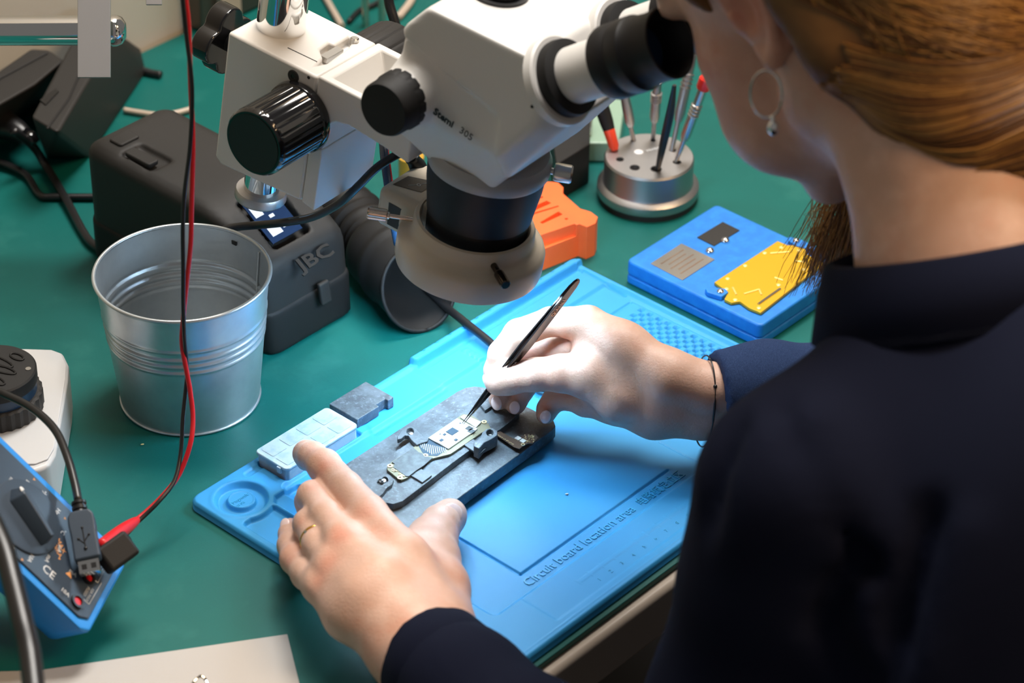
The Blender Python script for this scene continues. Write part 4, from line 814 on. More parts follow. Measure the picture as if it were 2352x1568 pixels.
# ring light
rl_ = build('ring_light', MB().shell([(4.34, 0), (4.40, .3), (4.40, 1.35), (4.30, 1.62), (4.1, 1.75), (3.85, 1.82), (3.68, 1.98), (3.62, 2.25), (3.60, 2.75), (3.5, 2.95), (3.3, 2.98), (3.2, 2.85), (3.2, .35), (2.8, .3), (2.8, .2), (4.2, .2), (4.22, 0)], wl(0, 0, 0), MZ, seg=96), m_ring, mi, smooth=40, label='cream coloured round light housing')
build('light_diffuser', MB().shell([(2.95, .12), (4.1, .12), (4.1, .18), (2.95, .18)], wl(0, 0, 0), MZ, seg=72), m_led, rl_, label='glowing ring')
bs = SDF((-4, 1.5, -.6), (5, 8, 4.5), .12); bs.rbox((.8, 4.4, 1.55), (2.15, 1.75, 1.35), rnd=.55, k=0); bs.rbox((.3, 3.4, 1.6), (1.5, 1.2, 1.0), rnd=.5, k=.4)
bx_ = build('connector_housing', bs.mesh(), m_ring, rl_, smooth=180, local=True)
build('label_patch', MB().slab([wl(-.6, 5.6, 2.925), wl(.8, 5.5, 2.925), wl(1.6, 3.9, 2.925), wl(.0, 3.95, 2.925)], MZ*.012), m_blk, bx_, smooth=0, label='black printed label')
yl = MB().shell([(.09, 0), (.13, 0), (.13, .01), (.09, .01)], wl(.5, 4.5, 2.94), MZ, seg=16); yl.tube([wl(.63, 4.45, 2.945), wl(1.1, 4.25, 2.945)], .02, 4, smooth=False).tube([wl(.4, 4.6, 2.945), wl(.0, 4.9, 2.945)], .02, 4, smooth=False)
build('label_mark', yl, m_ink, bx_, smooth=0)
build('label_patch', MB().slab([wl(-1.36, 5.2, 2.2), wl(-1.36, 4.2, 2.2), wl(-1.36, 3.6, .7), wl(-1.36, 5.1, .7)], -MA*.02), m_blk, bx_, smooth=0, label='black warning label')
kn = wl(-1.15, 3.35, 2.15); kd_ = pl(865, 490, c=2.15)-pl(945, 503, c=2.15); kd_ /= np.linalg.norm(kd_); kw = MA*kd_[0]+MBX*kd_[1]
kn = MO+np.array(MA)*pl(948, 504, c=2.3)[0]+MBX*pl(948, 504, c=2.3)[1]+MZ*2.3
build('thumb_screw', MB().lathe([(0, 0), (.13, 0), (.13, 1.35), (.22, 1.38), (.22, 1.5), (.34, 1.55), (.36, 2.6), (.3, 2.68), (0, 2.68)], kn, kw, seg=48, mod=lambda t_, h: 1+(.05*math.sin(16*t_) if h > 1.52 else 0)), m_brassy, rl_, label='pinkish nickel thumb screw')
k2 = MO+MA*pl(1128, 600, c=2.3)[0]+MBX*pl(1128, 600, c=2.3)[1]+MZ*2.3; k3 = MO+MA*pl(1162, 655, c=2.2)[0]+MBX*pl(1162, 655, c=2.2)[1]+MZ*2.2
L_ = np.linalg.norm(k3-k2); build('thumb_screw', MB().lathe([(0, -.5), (.2, -.5), (.2, L_*.45), (.28, L_*.5), (.31, L_*.55), (.31, L_*.97), (.26, L_), (0, L_)], k2, k3-k2, seg=32), m_steel if False else mat('black_nickel', (.08, .065, .055), .18, .9), rl_, label='dark shiny thumb screw')
# arm with tray
ams = [wl(-2.9, b, c) for b, c in ((10.3, 9.12), (3.4, 9.12), (3.4, 6.5), (5.2, 6.75), (7.8, 6.95), (8.7, 6.75), (9.15, 6.3), (9.32, 5.6), (9.36, 4.5), (10.3, 4.5))]
arm = build('support_arm', MB().slab(ams, MA*5.8), m_white, mi, bevel=.12)
cut(arm, MB().hull([wl(a, b, c) for a, b, c in ((-2.4, 9.85, 9.4), (2.4, 9.85, 9.4), (2.4, 4.4, 9.4), (-2.4, 4.4, 9.4), (-2.0, 8.6, 7.2), (2.0, 8.6, 7.2), (2.0, 4.7, 7.2), (-2.0, 4.7, 7.2))]))
build('carriage_plate', MB().slab([wl(-2.9, b, c) for b, c in ((9.36, 4.48), (10.3, 4.48), (10.3, .35), (9.36, .15))], MA*5.8), m_white, mi, bevel=.08)
build('small_screw', MB().lathe([(0, 0), (.17, 0), (.17, .03), (0, .03)], MO+MA*-2.9+MBX*pl(824, 252, a=-2.9)[1]+MZ*pl(824, 252, a=-2.9)[2], -MA, seg=14), m_white, arm)
fb = build('focus_block', MB().slab([wl(-2.9, b, c) for b, c in ((10.38, 9.0), (17.0, 9.0), (17.0, .25), (16.5, -.1), (10.38, .35))], MA*5.8), m_white, mi, bevel=.16)
c_ = 9.0
def onc(x, y): q = pl(x, y, c=9.0); return wl(q[0], q[1], 8.4)
cut(fb, MB().slab([onc(*p) for p in ((734, 113), (755, 97), (768, 104), (801, 83), (812, 92), (798, 110), (749, 145), (726, 150), (742, 132))], MZ*1.2))
q1 = pl(762, 125, c=8.7); build('gib_strip', MB().slab([wl(q1[0]-.8, q1[1]-.25, 8.5), wl(q1[0]+.8, q1[1]-.25, 8.5), wl(q1[0]+.8, q1[1]+.25, 8.5), wl(q1[0]-.8, q1[1]+.25, 8.5)], MZ*.35), m_steel, fb)
q1 = pl(814, 95, c=9.0); build('hex_bolt', MB().lathe([(0, -.2), (.27, -.2), (.27, .2), (.2, .26), (0, .26)], wl(q1[0], q1[1], 9.0), MZ, seg=8), m_steel, fb)
q1 = pl(661, 110, c=9.0); q2 = pl(728, 142, c=9.0); build('groove', MB().tube([wl(q1[0], q1[1], 9.0), wl(q2[0], q2[1], 9.0)], .035, 5, smooth=False), m_gry, fb, smooth=0)
q1 = pl(674, 175, a=-2.9); sk = build('socket_screw', MB().shell([(.15, 0), (.40, 0), (.40, .03), (.36, .06), (.15, .06)], wl(-2.9, q1[1], q1[2]), -MA, seg=28), m_gry, fb)
build('socket_hole', MB().lathe([(0, 0), (.15, 0), (.15, .03), (0, .03)], wl(-2.9, q1[1], q1[2]), -MA, seg=6), m_blk, sk)
q1 = pl(709, 178, a=-2.9); build('small_hole', MB().lathe([(0, 0), (.1, 0), (.1, .02), (0, .02)], wl(-2.9, q1[1], q1[2]), -MA, seg=12), m_blk, fb)
def fknob(sg):
    prof = [(0, 0), (2.2, 0), (2.25, .12), (2.2, .45), (2.1, .5), (2.08, .55), (2.1, 3.9), (2.08, 4.15), (1.95, 4.35), (0, 4.35)]
    k = build('focus_knob', MB().lathe(prof, wl(2.95*sg, 11.15, 6.0), MA*sg, seg=160, mod=ribbed(22, .035, .52, 4.0)), m_blkg if sg < 0 else m_blk, mi, smooth=40)
    build('knob_cap', MB().lathe([(0, 0), (1.8, 0), (1.8, .03), (1.6, -.06 if False else .02), (0, .02)], wl(7.31*sg, 11.15, 6.0), MA*sg, seg=60), m_blk, k)
fknob(-1)
k = build('focus_knob', MB().lathe([(0, 0), (2.5, 0), (2.5, 3.0), (2.3, 3.3), (0, 3.3)], wl(2.95, 10.9, 6.4), MA, seg=160, mod=ribbed(20, .03, -.1, 3.1)), m_gry, mi, smooth=40)
sk_ = wl(0, 17.0, 6.3)
hx = build('clamp_handle', MB().tube([sk_, sk_+MBX*2.4], .62, 20, smooth=False), m_blkm, mi)
star = []
for i in range(48):
    a = 2*math.pi*i/48+.35; r = 1.75+.75*abs(math.cos(2*a))**.8*(1 if True else 0)-.25; star.append(sk_+MBX*1.9+MA*r*math.cos(a)+MZ*r*math.sin(a))
build('star_grip', MB().slab(star, MBX*1.3), m_blkg, hx, bevel=.15)
build('pole', MB().lathe([(0, -2.6), (1.12, -2.6), (1.12, 1.5), (1.48, 1.5), (1.48, 30), (0, 30)], wl(0, 15.35, 0), MZ, seg=64), m_chrome, mi)
build('pole_collar', MB().lathe([(0, -3.25), (1.55, -3.25), (1.62, -3.15), (1.62, -2.75), (1.55, -2.6), (1.15, -2.55), (0, -2.55)], wl(0, 15.35, 0), MZ, seg=56), m_alu, mi)
# its cable
pc = [wl(1.0, 5.5, 2.6), wl(1.0, 6.3, 3.6)]
rc = thing('light_cable', 'black cable leading from the ring light across the soldering station', 'cable', wl(1, 6, 3))
pq = [MO+MA*pl(966, 392, b=5.8)[0]+MBX*5.8+MZ*pl(966, 392, b=5.8)[2], MO+MA*pl(945, 360, b=6.2)[0]+MBX*6.2+MZ*pl(945, 360, b=6.2)[2]]
build('connector', MB().lathe([(.5, 0), (.52, .5), (.4, 1.1), (.46, 1.15), (.46, 1.3), (.36, 1.35), (.42, 1.5), (.3, 1.7)], pq[0], pq[1]-pq[0], seg=24), m_blk, rc)
cpz = [pq[1], atY(925, 352, -4), atY(900, 362, -4.3), atY(862, 388, -4.6), atY(822, 428, -4.6), atY(778, 468, -4), atY(718, 498, -3), atY(650, 511, -2), atY(590, 517, -.5), atY(545, 521, -.2), atY(515, 528, -.2), atY(490, 548, -.3)]
build('cord', MB().tube(cpz, .26, 12, 8), m_rub, rc, smooth=180)

# ================================================================== the seated technician
pe = thing('person', 'person in a navy shirt with auburn hair leaning to the microscope eyepiece, holding tweezers', 'person', (24, -34, -30))
HT = np.array([15.022, -19.863, 39.236]); HM = np.array([[-.542, -.643, -.541], [.498, -.765, .409], [-.677, -.047, .735]])
def hp(x, y, z): return HT+HM@np.array([x, y, z], float)
def C(l): return [(at(x, y, z), r) for x, y, z, r in l]
NB = at(2240, 650, 26.5)
bm = MB()
# head and neck
s = SDF((-4, -46, 10), (40, -4, 54), .36)
s.ell(hp(-1, 0, 3.5), (9.3, 7.3, 8.8), HM, 0); s.ell(hp(4.2, 0, -3.5), (4.6, 5.6, 8.0), HM, 2); 
for y in (-1, 1):
    s.cone(hp(-.2, 5.0*y, -6.2), hp(6.6, 1.8*y, -11.2), 1.5, 1.4, 1.8); s.ell(hp(5.6, 3.6*y, -3.4), (2.3, 2.0, 2.2), HM, 1.2)
    s.ell(hp(7.6, 3.1*y, .7), (1.3, 1.5, 1.0), HM, .5); s.cone(hp(8.3, 1.2*y, 1.7), hp(7.6, 4.6*y, 1.9), .6, .4, .5)
    s.cone(hp(-.5, 5.6*y, -4.5), hp(1, 5.6*y, -7), 1.4, 1.4, 1.5)
s.cone(hp(7.4, 0, -11.0), hp(6, 0, -10.4), 1.5, 1.6, 1.2)
s.chain([(hp(9.0, 0, .3), .6), (hp(10.4, 0, -3.1), .85)], .6); s.ell(hp(9.6, .8, -3.3), (.7, .6, .5), HM, .3); s.ell(hp(9.6, -.8, -3.3), (.7, .6, .5), HM, .3)
s.ell(hp(8.9, 0, -6.0), (.8, 2.1, .45), HM, .4); s.ell(hp(8.8, 0, -7.1), (.8, 1.7, .5), HM, .4)
s.cone(hp(8.6, -1.9, -6.5), hp(8.9, 1.9, -6.5), .12, .12, .15, sub=True)
s.cone(hp(-2.8, 0, -4.0), NB, 5.2, 5.0, 2.0); s.cone(hp(.5, 0, -8), NB+np.array([0, 0, -1.5]), 2.6, 3.6, 1.2)
s.ell(hp(6.2, 3.0, -6.8), (2.9, 2.9, 3.4), HM, 1.2); s.ell(hp(6.2, -3.0, -6.8), (2.9, 2.9, 3.4), HM, 1.2)
s.cone(hp(-.8, 4.6, -5.5), NB+np.array([-3.5, -1.5, 0.5]), 1.1, 1.2, 1.0)
s.cone(NB, NB+np.array([2, -2, -8.]), 5.4, 7, 2)
s.mesh(bm)
# ear
def ear(y):
    e = SDF(*(lambda a: (a-3.6, a+3.6))(hp(0, 7.2*y, -1.6)), .12)
    e.ell(hp(-.4, 7.0*y, -1.3), (1.7, .5, 3.0), HM, 0)
    P = [(hp(1.1, 7.0*y, -.9), .28), (hp(.9, 7.3*y, .9), .3), (hp(-.3, 7.6*y, 1.7), .34), (hp(-1.6, 7.7*y, .9), .34), (hp(-2.0, 7.6*y, -.8), .32), (hp(-1.5, 7.5*y, -2.4), .32), (hp(-.6, 7.3*y, -3.6), .42), (hp(.1, 7.2*y, -4.0), .5), (hp(.5, 7.1*y, -3.4), .38)]
    e.chain(P, .25); e.ell(hp(.1, 7.6*y, -1.3), (.75, .6, 1.1), HM, .3, sub=True); e.cone(hp(.9, 7.1*y, -1.9), hp(.9, 7.3*y, -1.3), .35, .25, .2); e.mesh(bm)
ear(1); ear(-1)
# left hand
lh = SDF(at(640, 1700, 1.2)*0+np.array([-22, -48, .1]), np.array([6, -14, 10.]), .11)
LM = dict(i=[(1005, 1425, 4.2, 1.55), (925, 1285, 5.2, 1.35), (845, 1182, 5.3, 1.12)], m=[(972, 1452, 4.6, 1.6), (870, 1335, 5.6, 1.35), (786, 1240, 5.4, 1.1)], r=[(935, 1475, 4.4, 1.5), (830, 1375, 5.2, 1.25), (762, 1298, 4.9, 1.02)], p=[(905, 1495, 3.8, 1.35), (800, 1415, 4.2, 1.15), (735, 1345, 4.1, .98)])
LF = dict(i=[(845, 1180, 5.3, 1.08), (795, 1120, 5.1, .92), (745, 1070, 4.7, .96), (718, 1048, 3.9, .84), (704, 1042, 2.9, .76), (705, 1056, 2.3, .66)],
          m=[(786, 1240, 5.4, 1.05), (748, 1186, 5.0, .88), (719, 1140, 4.2, .90), (712, 1152, 3.1, .84), (716, 1172, 2.4, .76), (724, 1190, 1.9, .66)],
          r=[(762, 1298, 4.9, .98), (731, 1252, 4.6, .86), (709, 1204, 4.1, .86), (708, 1220, 3.0, .8), (716, 1250, 2.0, .72), (724, 1262, 1.6, .62)],
          p=[(735, 1345, 4.1, .98), (705, 1318, 3.5, .86), (678, 1284, 2.9, .82), (668, 1252, 2.4, .74), (667, 1226, 1.9, .66), (668, 1212, 1.6, .58)])
for P in LM.values(): lh.chain(C(P), 1.0)
for P in LF.values(): lh.chain(C(P), .32)
lh.chain(C([(1015, 1430, 3.2, 1.8), (1010, 1350, 3.2, 1.55), (1000, 1282, 3.0, 1.28), (1000, 1238, 2.7, 1.15), (1012, 1205, 2.4, 1.05), (1032, 1186, 2.1, .86), (1036, 1180, 2.0, .8)]), .7)
lh.chain(C([(940, 1340, 3.8, 1.6), (955, 1275, 3.2, 1.1), (975, 1235, 2.7, .8)]), 1.2); lh.ell(at(900, 1360, 3.9), (2.6, 2.6, 1.6), None, 1.2)
lh.chain(C([(1090, 1570, 3.6, 1.8), (1005, 1450, 3.4, 1.75)]), 1.0); lh.chain(C([(1010, 1640, 3.4, 1.8), (925, 1515, 3.3, 1.65)]), 1.0); lh.chain(C([(1050, 1600, 3.7, 2.0), (965, 1485, 3.8, 1.8)]), 1.0)
lh.cone(at(1050, 1600, 3.6), at(1200, 1760, 3.8), 2.3, 2.5, .8)
for q in ((826, 1218, 4.7, 1.0), (788, 1276, 4.4, .95), (758, 1332, 3.8, .85)): lh.ell(at(*q[:3]), (q[3],)*3, None, .6)
for q in ((815, 1214, 4.9, .75), (780, 1272, 4.7, .7), (754, 1326, 4.1, .65)): lh.ell(at(*q[:3]), (q[3],)*3, None, .5)
for x, y, z in ((845, 1178, 6.15), (785, 1238, 6.2), (760, 1298, 5.7), (735, 1345, 4.9)): lh.ell(at(x, y, z-.35), (.62, .62, .42), None, .6)
lh.mesh(bm)
# right hand
rh = SDF((-5, -17, .9), (24, 2, 12), .11)
RC = lambda l: C(l)
rh.chain(C([(1960, 900, 6.2, 2.1), (1760, 900, 6.2, 1.75), (1628, 893, 6.3, 1.38), (1540, 868, 6.8, 1.5), (1430, 800, 7.6, 1.45), (1350, 748, 8.1, 1.22)]), 1.0)
rh.chain(C([(1960, 945, 4.5, 2.1), (1760, 940, 4.5, 1.75), (1614, 948, 4.4, 1.36), (1520, 930, 4.8, 1.55), (1430, 905, 5.2, 1.6), (1360, 862, 6.1, 1.35), (1290, 858, 6.1, 1.08)]), .8)
rh.chain(C([(1604, 958, 3.9, 1.15), (1500, 957, 3.8, 1.15), (1410, 930, 3.8, 1.0), (1345, 922, 3.7, .9)]), .8)
rh.chain(C([(1560, 900, 5.5, 1.7), (1440, 850, 6.3, 1.5), (1370, 815, 6.6, 1.15), (1350, 805, 6.3, 1.0)]), .8)
rh.chain(C([(1450, 880, 5.2, 1.5), (1385, 855, 5.6, 1.1), (1360, 848, 5.6, .95)]), 1.0)
rh.chain(C([(1350, 745, 8.1, 1.12), (1265, 738, 8.1, .86), (1190, 766, 7.7, .86), (1152, 812, 6.4, .80), (1140, 850, 5.2, .74), (1137, 872, 4.5, .66)]), .22)
rh.chain(C([(1290, 856, 6.1, 1.12), (1228, 860, 5.9, .96), (1170, 868, 5.4, .97), (1145, 876, 5.1, .86)]), .35)
rh.chain(C([(1350, 805, 6.3, 1.0), (1270, 805, 5.8, .84), (1205, 822, 5.3, .80), (1168, 862, 4.3, .76), (1150, 905, 3.0, .70), (1146, 918, 2.65, .62)]), .26)
rh.chain(C([(1360, 848, 5.6, .95), (1290, 838, 5.2, .82), (1232, 852, 4.7, .78), (1200, 895, 3.3, .70), (1186, 922, 2.6, .64), (1184, 930, 2.4, .58)]), .22)
rh.chain(C([(1345, 922, 3.7, .9), (1305, 912, 3.4, .76), (1272, 918, 3.1, .70), (1258, 938, 2.6, .64), (1253, 952, 2.3, .58)]), .25)
for x, y, a, b in ((1452, 948, -55, 1), (1420, 925, -50, 1)): pass
rh.cone(at(1300, 895, 6.5), at(1345, 905, 6.2), .1, .1, .3, sub=True)
rh.mesh(bm)
body = build('body', bm, m_skin, pe, smooth=180)
bv = np.array([v.co[:] for v in body.data.vertices])/CM+FR[body.name][0]
bl0 = np.zeros(len(bv))
for x, y, z, rr, st_ in ((845, 1178, 6.2, .95, .8), (785, 1236, 6.3, 1.0, 1), (758, 1296, 5.8, .95, .9), (740, 1340, 5.0, .8, .8), (740, 1072, 5.6, .75, 1), (715, 1112, 5.5, .6, .6), (700, 1045, 3.6, .5, .5), (690, 1200, 4.8, .5, .6), (668, 1290, 3.6, .6, .7), (1255, 935, 3.0, .7, 1), (1185, 905, 3.3, .6, 1), (1145, 900, 3.4, .6, .9), (1215, 800, 6.2, .7, .7), (1300, 905, 4, .8, .6)):
    p = at(x, y, z); bl0 += .75*st_*np.exp(-((bv-p)**2).sum(1)/(rr*rr*.62))
for q, rr, st_ in ((hp(0, 7.6, -1), 2.2, .9), (hp(5, 6, -4), 3, .4)): bl0 += st_*np.exp(-((bv-q)**2).sum(1)/(rr*rr))
bl0 = np.clip(bl0, 0, 1); att = body.data.attributes.new('blush', 'FLOAT', 'POINT'); att.data.foreach_set('value', bl0.astype(np.float32))
nt = m_skin.node_tree; bs_ = nt.nodes['Principled BSDF']; src = bs_.inputs['Base Color'].links[0].from_socket; an_ = nt.nodes.new('ShaderNodeAttribute'); an_.attribute_name = 'blush'
mx = nt.nodes.new('ShaderNodeMix'); mx.data_type = 'RGBA'; mm_ = nt.nodes.new('ShaderNodeMath'); mm_.operation = 'MULTIPLY'; mm_.inputs[1].default_value = .62
nt.links.new(an_.outputs['Fac'], mm_.inputs[0]); nt.links.new(mm_.outputs[0], mx.inputs[0]); nt.links.new(src, mx.inputs[6]); mx.inputs[7].default_value = (.62, .17, .10, 1); nt.links.new(mx.outputs[2], bs_.inputs['Base Color'])
# nails
def nail(x, y, z, nx, ny, nz, dx, dy, r=.55, w_=.42, nm='fingernail', lbl=None):
    """centre pixel and height, outward normal and finger direction in world"""
    N = np.array([nx, ny, nz], float); N /= np.linalg.norm(N); D_ = at(x+dx, y+dy, z)-at(x, y, z); D_ -= N*(D_@N); D_ /= np.linalg.norm(D_); S_ = np.cross(N, D_)
    c = at(x, y, z)
    build('fingernail', MB().ball(c, 1, D_*r, S_*w_, N*.10, 20, 10), m_nail, body, smooth=180)
cv = -FW
def onface(x, y, z, r, up=0.): return None
nail(1040, 1178, 3.12, .45, -.45, .9, 40, -30, .66, .60); nail(691, 1036, 3.45, -.75, .3, .5, -12, 20, .48, .38); nail(654, 1203, 2.5, -.55, -.3, .75, -3, -30, .40, .34)
nail(1140, 926, 3.15, -.25, -.85, .45, -6, 26, .44, .33); nail(1182, 936, 2.85, -.1, -.9, .42, -6, 26, .42, .33); nail(1253, 957, 2.7, -.1, -.9, .42, -8, 26, .42, .34); nail(1116, 872, 4.9, -.85, -.5, .3, -6, 26, .40, .30)
# jewellery
ax = at(733, 1250, 4.6)-at(712, 1200, 4.1); rg = build('finger_ring', MB().shell([(.93+.045*math.cos(a), .09*math.sin(a)) for a in [2*math.pi*k/8 for k in range(8)]], at(728, 1240, 4.5), ax, seg=48), mat('yellow_gold', (.85, .52, .12), .2, 1.), pe, smooth=180, label='thin gold ring on the left hand')
build('ring_stone', MB().ball(at(703, 1222, 5.15), .13, seg=6, rings=4), m_chrome, rg, smooth=0)
wc1, wc2 = at(1627, 884, 6.4), at(1607, 958, 4.1); wa = at(1760, 905, 5.3)-at(1617, 921, 5.3); wa /= np.linalg.norm(wa); wu = wc1-wc2; wu -= wa*(wu@wa); wh = np.linalg.norm(wu)/2+1.80; wu /= np.linalg.norm(wu); wv = np.cross(wa, wu)
wc0 = (wc1+wc2)/2; br = []
for k in range(41):
    a = 2*math.pi*k/40; br.append(wc0+wu*wh*math.cos(a)+wv*2.1*math.sin(a)*(1 if True else 1)+wa*(.25*math.cos(a)))
bc_ = build('bracelet', MB().tube(br, .05, 6, 2), m_blk, pe, smooth=180, label='thin black cord bracelet')
bi = min(range(41), key=lambda k: (br[k]-CAM)@FW); build('bracelet_knot', MB().ball(br[bi], .13).tube([br[bi], br[bi]*.5+br[(bi+3) % 40]*.5+FW*-.05, br[(bi+5) % 40]], .07, 6), m_blk, bc_, smooth=180)
# earring
eh = hp(.1, 7.9, -4.3); hoop = [eh+np.array([0, 0, -1.35])+np.array([math.cos(a)*.75, -math.cos(a)*.3, math.sin(a)*1.3])*1.0 for a in [2*math.pi*k/30 for k in range(31)]]
er = build('earring', MB().tube(hoop, .06, 8, 2), m_chrome, pe, smooth=180, label='silver hoop earring with a small drop')
build('earring_drop', MB().ball(eh+np.array([.45, -.2, -3.1]), .32, Z=(0, 0, 1.35)).ball(eh+np.array([.4, -.2, -2.6]), .14), m_chrome, er, smooth=180)
# hair
s = SDF((-4, -46, 18), (44, 0, 58), .36)
s.ell(hp(-1.5, 0, 3.6), (10.3, 8.5, 9.9), HM, 0)
s.ell(hp(-5.5, 0, -1.5), (6.6, 7.4, 6.4), HM, 2)
s.chain([(hp(-2.2, 6.2, -.5), 1.9), (hp(-3.0, 6.1, -4.6), 1.9), (hp(-4.4, 4.6, -9.0), 2.3), (hp(-5.4, 4.0, -11.6), 2.3), (hp(-6.4, 1.4, -13.2), 2.8), (hp(-6.8, -2.5, -13.4), 3.2), (hp(-6, -5.5, -11.8), 2.9)], 1.8)
s.ell(hp(-6.2, 1.0, -6), (4.2, 5.6, 5.5), HM, 1.5)
s.chain([(hp(-6.0, -5.5, -11.8), 2.9), (hp(-3.0, -8.0, -12.5), 2.4), (at(2010, 440, 21), 2.0)], 1.2)
s.plane(hp(4.6, 0, 2), HM@np.array([.95, 0, -.28]), 1.0)
s.cone(hp(.6, 9, -1.0), hp(.6, 5, -1.0), 2.6, 2.6, .8, sub=True); s.cone(hp(.9, 9, -4.0), hp(.4, 5, -4.0), 2.9, 2.9, .8, sub=True)
hr = build('hair', s.mesh(), m_hair2, pe, smooth=180)
hv = np.array([v.co[:] for v in hr.data.vertices])/CM+FR[hr.name][0]
hl_ = (hv-HT)@HM
hvn = np.array([v.normal[:] for v in hr.data.vertices])
from mathutils.kdtree import KDTree
kd = KDTree(len(hv))
for i, p in enumerate(hv.tolist()): kd.insert(p, i)
kd.balance()
def snap(Q):
    Q = np.array(Q); out = []; no = []
    for q in Q:
        nn = kd.find_n(q.tolist(), 4); j = [t[1] for t in nn]; V_ = hv[j].mean(0); N_ = hvn[j].mean(0); N_ /= np.linalg.norm(N_); out.append(q-N_*((q-V_)@N_)); no.append(N_)
    return np.array(out), np.array(no)
rn = random.Random(11); sm = MB(); fam2 = 0; dg_tail = at(2010, 440, 21)
mhair = [MB(), MB(), MB()]
for k in range(2300):
    # strands start near the parting on top of the head and sweep back and down to the nape
    th = rn.uniform(-.2, math.pi*1.0); side = 1 if k % 5 else -1
    a0 = rn.uniform(-1.0, 1.35); P = []; sx = rn.uniform(3.5, -9.); st_y = rn.uniform(.5, 8.6)*side
    n = 9; jit = rn.uniform(-.5, .5); f2 = k % 5 in (1, 2)
    start = np.array([4.2-rn.random()*13.5, st_y, 4.5+rn.random()*8]); end = np.array([-7.4+rn.uniform(-1.5, 1.2), -5.5+rn.uniform(-2.0, 2.5), -10.5+rn.uniform(-3.6, 2.8)])
    mid = np.array([-2.6-rn.random()*5, 6.8*side, -5.5-rn.random()*3.5]) if side > 0 else np.array([-5., -7, -5.])
    if f2: side = 1; start = np.array([rn.uniform(-3.0, 1.5), 7.2, rn.uniform(.5, 5.5)]); mid = np.array([rn.uniform(-4.5, -1.5), 9.8, rn.uniform(-12.5, -4.0)]); end = np.array([-6.8+rn.uniform(-1.2, 1.2), -3.5+rn.uniform(-1.5, 2.5), -14.+rn.uniform(-1.5, 2.5)])
    for i in range(n):
        t_ = i/(n-1); P.append(hp(*(start*(1-t_)**2+2*mid*t_*(1-t_)+end*t_*t_)))
    if f2:
        sz = rn.uniform(-1, 1); K = [(rn.uniform(-2.2, 2.2), 7.4, 3.5), (-1.8+.6*sz, 7.2, -1), (-3.2, 6.5, -5.2+2.4*sz), (-5.0, 4.9, -9.3+3.2*sz), (-6.6, 1.8, -11.4+3.2*sz), (-7.3, -2, -12.2+3*sz), (-6.6, -6.5, -12+2.5*sz)]
        P = catmull([hp(*q) for q in K], 3)
    P, N_ = snap(P)
    for _ in range(2): P[1:-1] = P[:-2]*.25+P[1:-1]*.5+P[2:]*.25; N_[1:-1] = N_[:-2]*.25+N_[1:-1]*.5+N_[2:]*.25
    P, N_ = snap(catmull(list(P), 3)); of = rn.uniform(.02, .13); P = [p+m_*(of+.025*math.sin(i*.25+jit*9)) for i, (p, m_) in enumerate(zip(P, N_))]; n = len(P)
    mhair[k % 3].tube(P, [.035]+[.05]*(n-2)+[.03], 4, smooth=False)
hc3 = [m_hair, mat('auburn_strand', (.40, .20, .05), .35), mat('brown_strand', (.13, .05, .012), .4)]
for q, m in zip(mhair, hc3): build('hair_strands', q, m, hr, smooth=180, kind='stuff')
tl = [MB(), MB(), MB()]
for k in range(900):
    a = rn.gauss(0, 1); b = rn.gauss(0, 1); x0 = 1972+a*24; p0 = at(x0+rn.uniform(-10, 50), 400, 22+b*.8); ln = rn.uniform(5.0, 8.2)
    P = [p0+np.array([.3*i*a*.3-.16*i*(1 if a < 0 else .2), 0, 0])+np.array([rn.gauss(0, .07), rn.gauss(0, .07), 0])-ZZ*ln*i/6 for i in range(7)]
    tl[k % 3].tube(P, [.022, .022, .022, .02, .02, .016, .01], 4, 2)
for q, m in zip(tl, hc3): build('hair_strands', q, m, hr, smooth=180, kind='stuff')
wisp = MB()
for k in range(34):
    x0 = rn.uniform(1862, 1925); p0 = at(x0, 425+rn.uniform(-10, 20), 21); ln = rn.uniform(2.5, 7.0)
    wisp.tube([p0+np.array([rn.gauss(0, .22)*i*.4, 0, 0])-ZZ*ln*i/5 for i in range(6)], .014, 4, 3)
build('hair_wisps', wisp, hc3[1], hr, smooth=180, kind='stuff')
# shirt
s = SDF((-18, -62, -26), (52, -6, 36), .5)
NS = at(2235, 800, 24); LS = at(1852, 1130, 20); RS = NB+E1*17+np.array([0, 0, -5.]); LE = at(1510, 1960, 1.5); Rel = at(2150, 930, 3.5)
s.cone(NS, LS, 5.2, 4.9, 1.5); s.cone(NS, RS, 5.5, 5.0, 2)
s.cone(NB+np.array([1, -1, -4.5]), NB+np.array([4, -5, -15]), 5.6, 11, 3)
Mt = np.array([E1, VV, ZZ]).T; tc_ = NB+np.array([5.5, -6., -26])
s.ell(tc_, (18, 11.5, 30), Mt, 5)
s.chain([(LS, 4.95), (at(1812, 1340, 15), 5.0), (at(1745, 1580, 9), 4.9), (LE, 4.4)], 2.0)
s.cone((LS+NS)/2+np.array([3.5, -3, -9]), tc_, 7.5, 12, 4)
s.chain([(LE, 4.4), (at(1230, 1730, 4.4), 3.6), (at(1070, 1590, 3.9), 3.25), (at(1003, 1525, 3.6), 3.05)], 1.2)
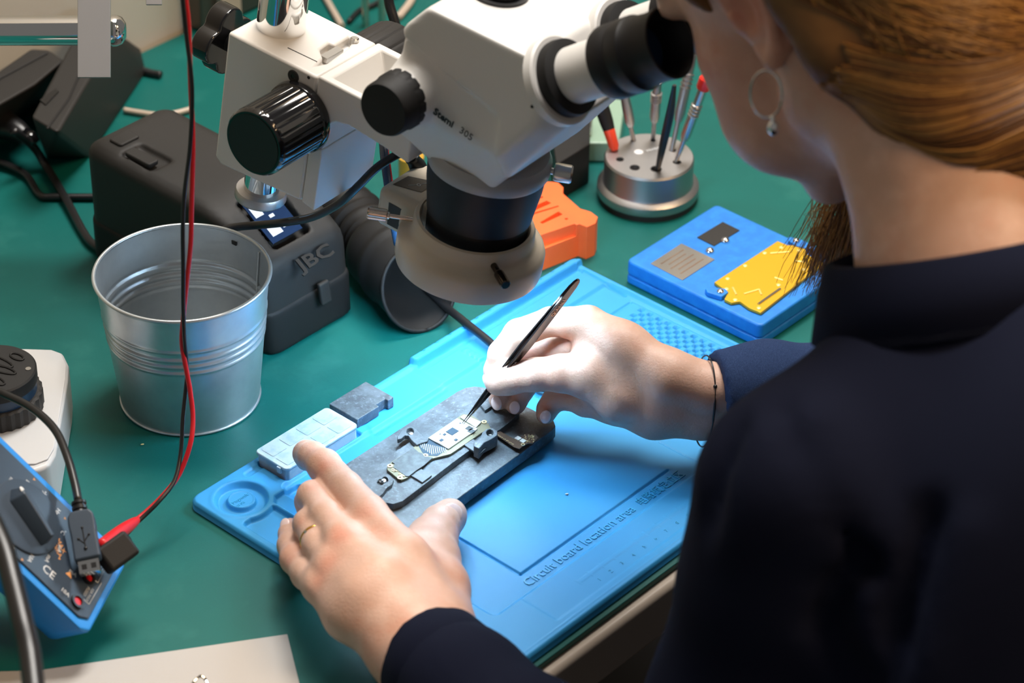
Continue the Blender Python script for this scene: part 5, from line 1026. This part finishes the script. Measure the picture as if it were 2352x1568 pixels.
# folds
for a, b, r in (((1800, 960, 27), (2010, 1300, 18), .45), ((2010, 1300, 18), (2060, 1480, 12), .45), ((1700, 990, 26), (1640, 1200, 18), .4), ((1930, 1350, 17), (1990, 1600, 8), .6), ((2150, 1200, 20), (2060, 1560, 8), .5), ((1900, 1420, 12), (2020, 1560, 8), .5)):
    def onsurf(x, y):
        p0 = CAM+ray(x, y)*90.; best = None
        for k in range(500):
            q = CAM+ray(x, y)*(95+k*.25); i = ((q-s.lo)/s.h).astype(int)
            if np.all(i >= 0) and np.all(i < s.n) and s.d[tuple(i)] < 0: return q
        return None
    pa_, pb_2 = onsurf(a[0], a[1]), onsurf(b[0], b[1])
    if pa_ is None or pb_2 is None: continue
    s.cone(pa_, pb_2, r, r, 1.6, sub=True); off = RT*1.5-UP*.4; s.cone(pa_+off, pb_2+off, .55, .55, 1.8)
# opening for the neck
s.cone(NB+np.array([0, 0, -1.0]), NB+(hp(-2, 0, -5)-NB)*1.0, 5.6, 5.6, .4, sub=True)

sh = build('shirt', s.mesh(), m_cloth, pe, smooth=180)
# left cuff band: shell with thickness
ca, cb_ = at(985, 1508, 3.6), at(1080, 1600, 3.9); cn = (cb_-ca)/np.linalg.norm(cb_-ca)
build('sleeve_cuff', MB().shell([(3.02, .35), (3.12, .28), (3.2, .35), (3.26, 1.5), (3.36, 3.4), (3.2, 3.4), (3.05, 1.5)], ca, cn, seg=64), m_cloth, sh, smooth=180, label='left cuff')
# right sleeve
s = SDF((2, -24, -2), (34, 0, 16), .25)
s.chain([(at(1655, 918, 5.3), 2.75), (at(1760, 915, 5.2), 3.2), (Rel, 4.2)], 1.0); s.cone(at(1660, 900, 6.3), at(1760, 890, 6.3), 2.3, 2.6, 1); 
s.chain([(Rel, 4.2), (RS-np.array([0, 0, 14]), 5.2)], 1)
dd = at(1640, 925, 5.3)-at(1760, 915, 5.2); dd /= np.linalg.norm(dd); s.plane(at(1643, 925, 5.3), dd, .15); s.cone(at(1620, 920, 5.3), at(1680, 918, 5.3), 2.35, 2.35, .1, sub=True)
build('right_sleeve', s.mesh(), m_clothc, sh, smooth=180, label='woven right sleeve end')
# collar
cax = hp(-2, 0, -5)-NB; cax /= np.linalg.norm(cax); cax = cax*.8+ZZ*.35; cax /= np.linalg.norm(cax)
cc = NB+cax*.0+np.array([-.2, .2, 0])
build('collar', MB().shell([(6.3, 1.6), (6.5, 2.0), (6.9, 1.9), (7.5, .6), (8.2, -1.7), (8.0, -1.8), (7.1, .3), (6.5, 1.2), (6.3, -1.9), (6.15, -1.9)], cc, cax, seg=96), m_cloth, sh, smooth=180)
# legs below the bench
lg_ = MB()
s = SDF((-10, -62, -76), (62, -4, -16), .8); hipc = tc_+np.array([3, -3, -24])
for sg in (-1, 1):
    h0 = hipc+E1*9*sg; kn_ = h0+VV*38+np.array([0, 0, -2]); kn_ = h0+VV*20; s.chain([(h0, 8.5), (kn_, 7)], 3); s.chain([(kn_, 7), (kn_+VV*3-ZZ*22, 5)], 1)
s.ell(hipc, (16, 11, 11), Mt, 3)
build('trousers', s.mesh(), m_trous, pe, smooth=180)
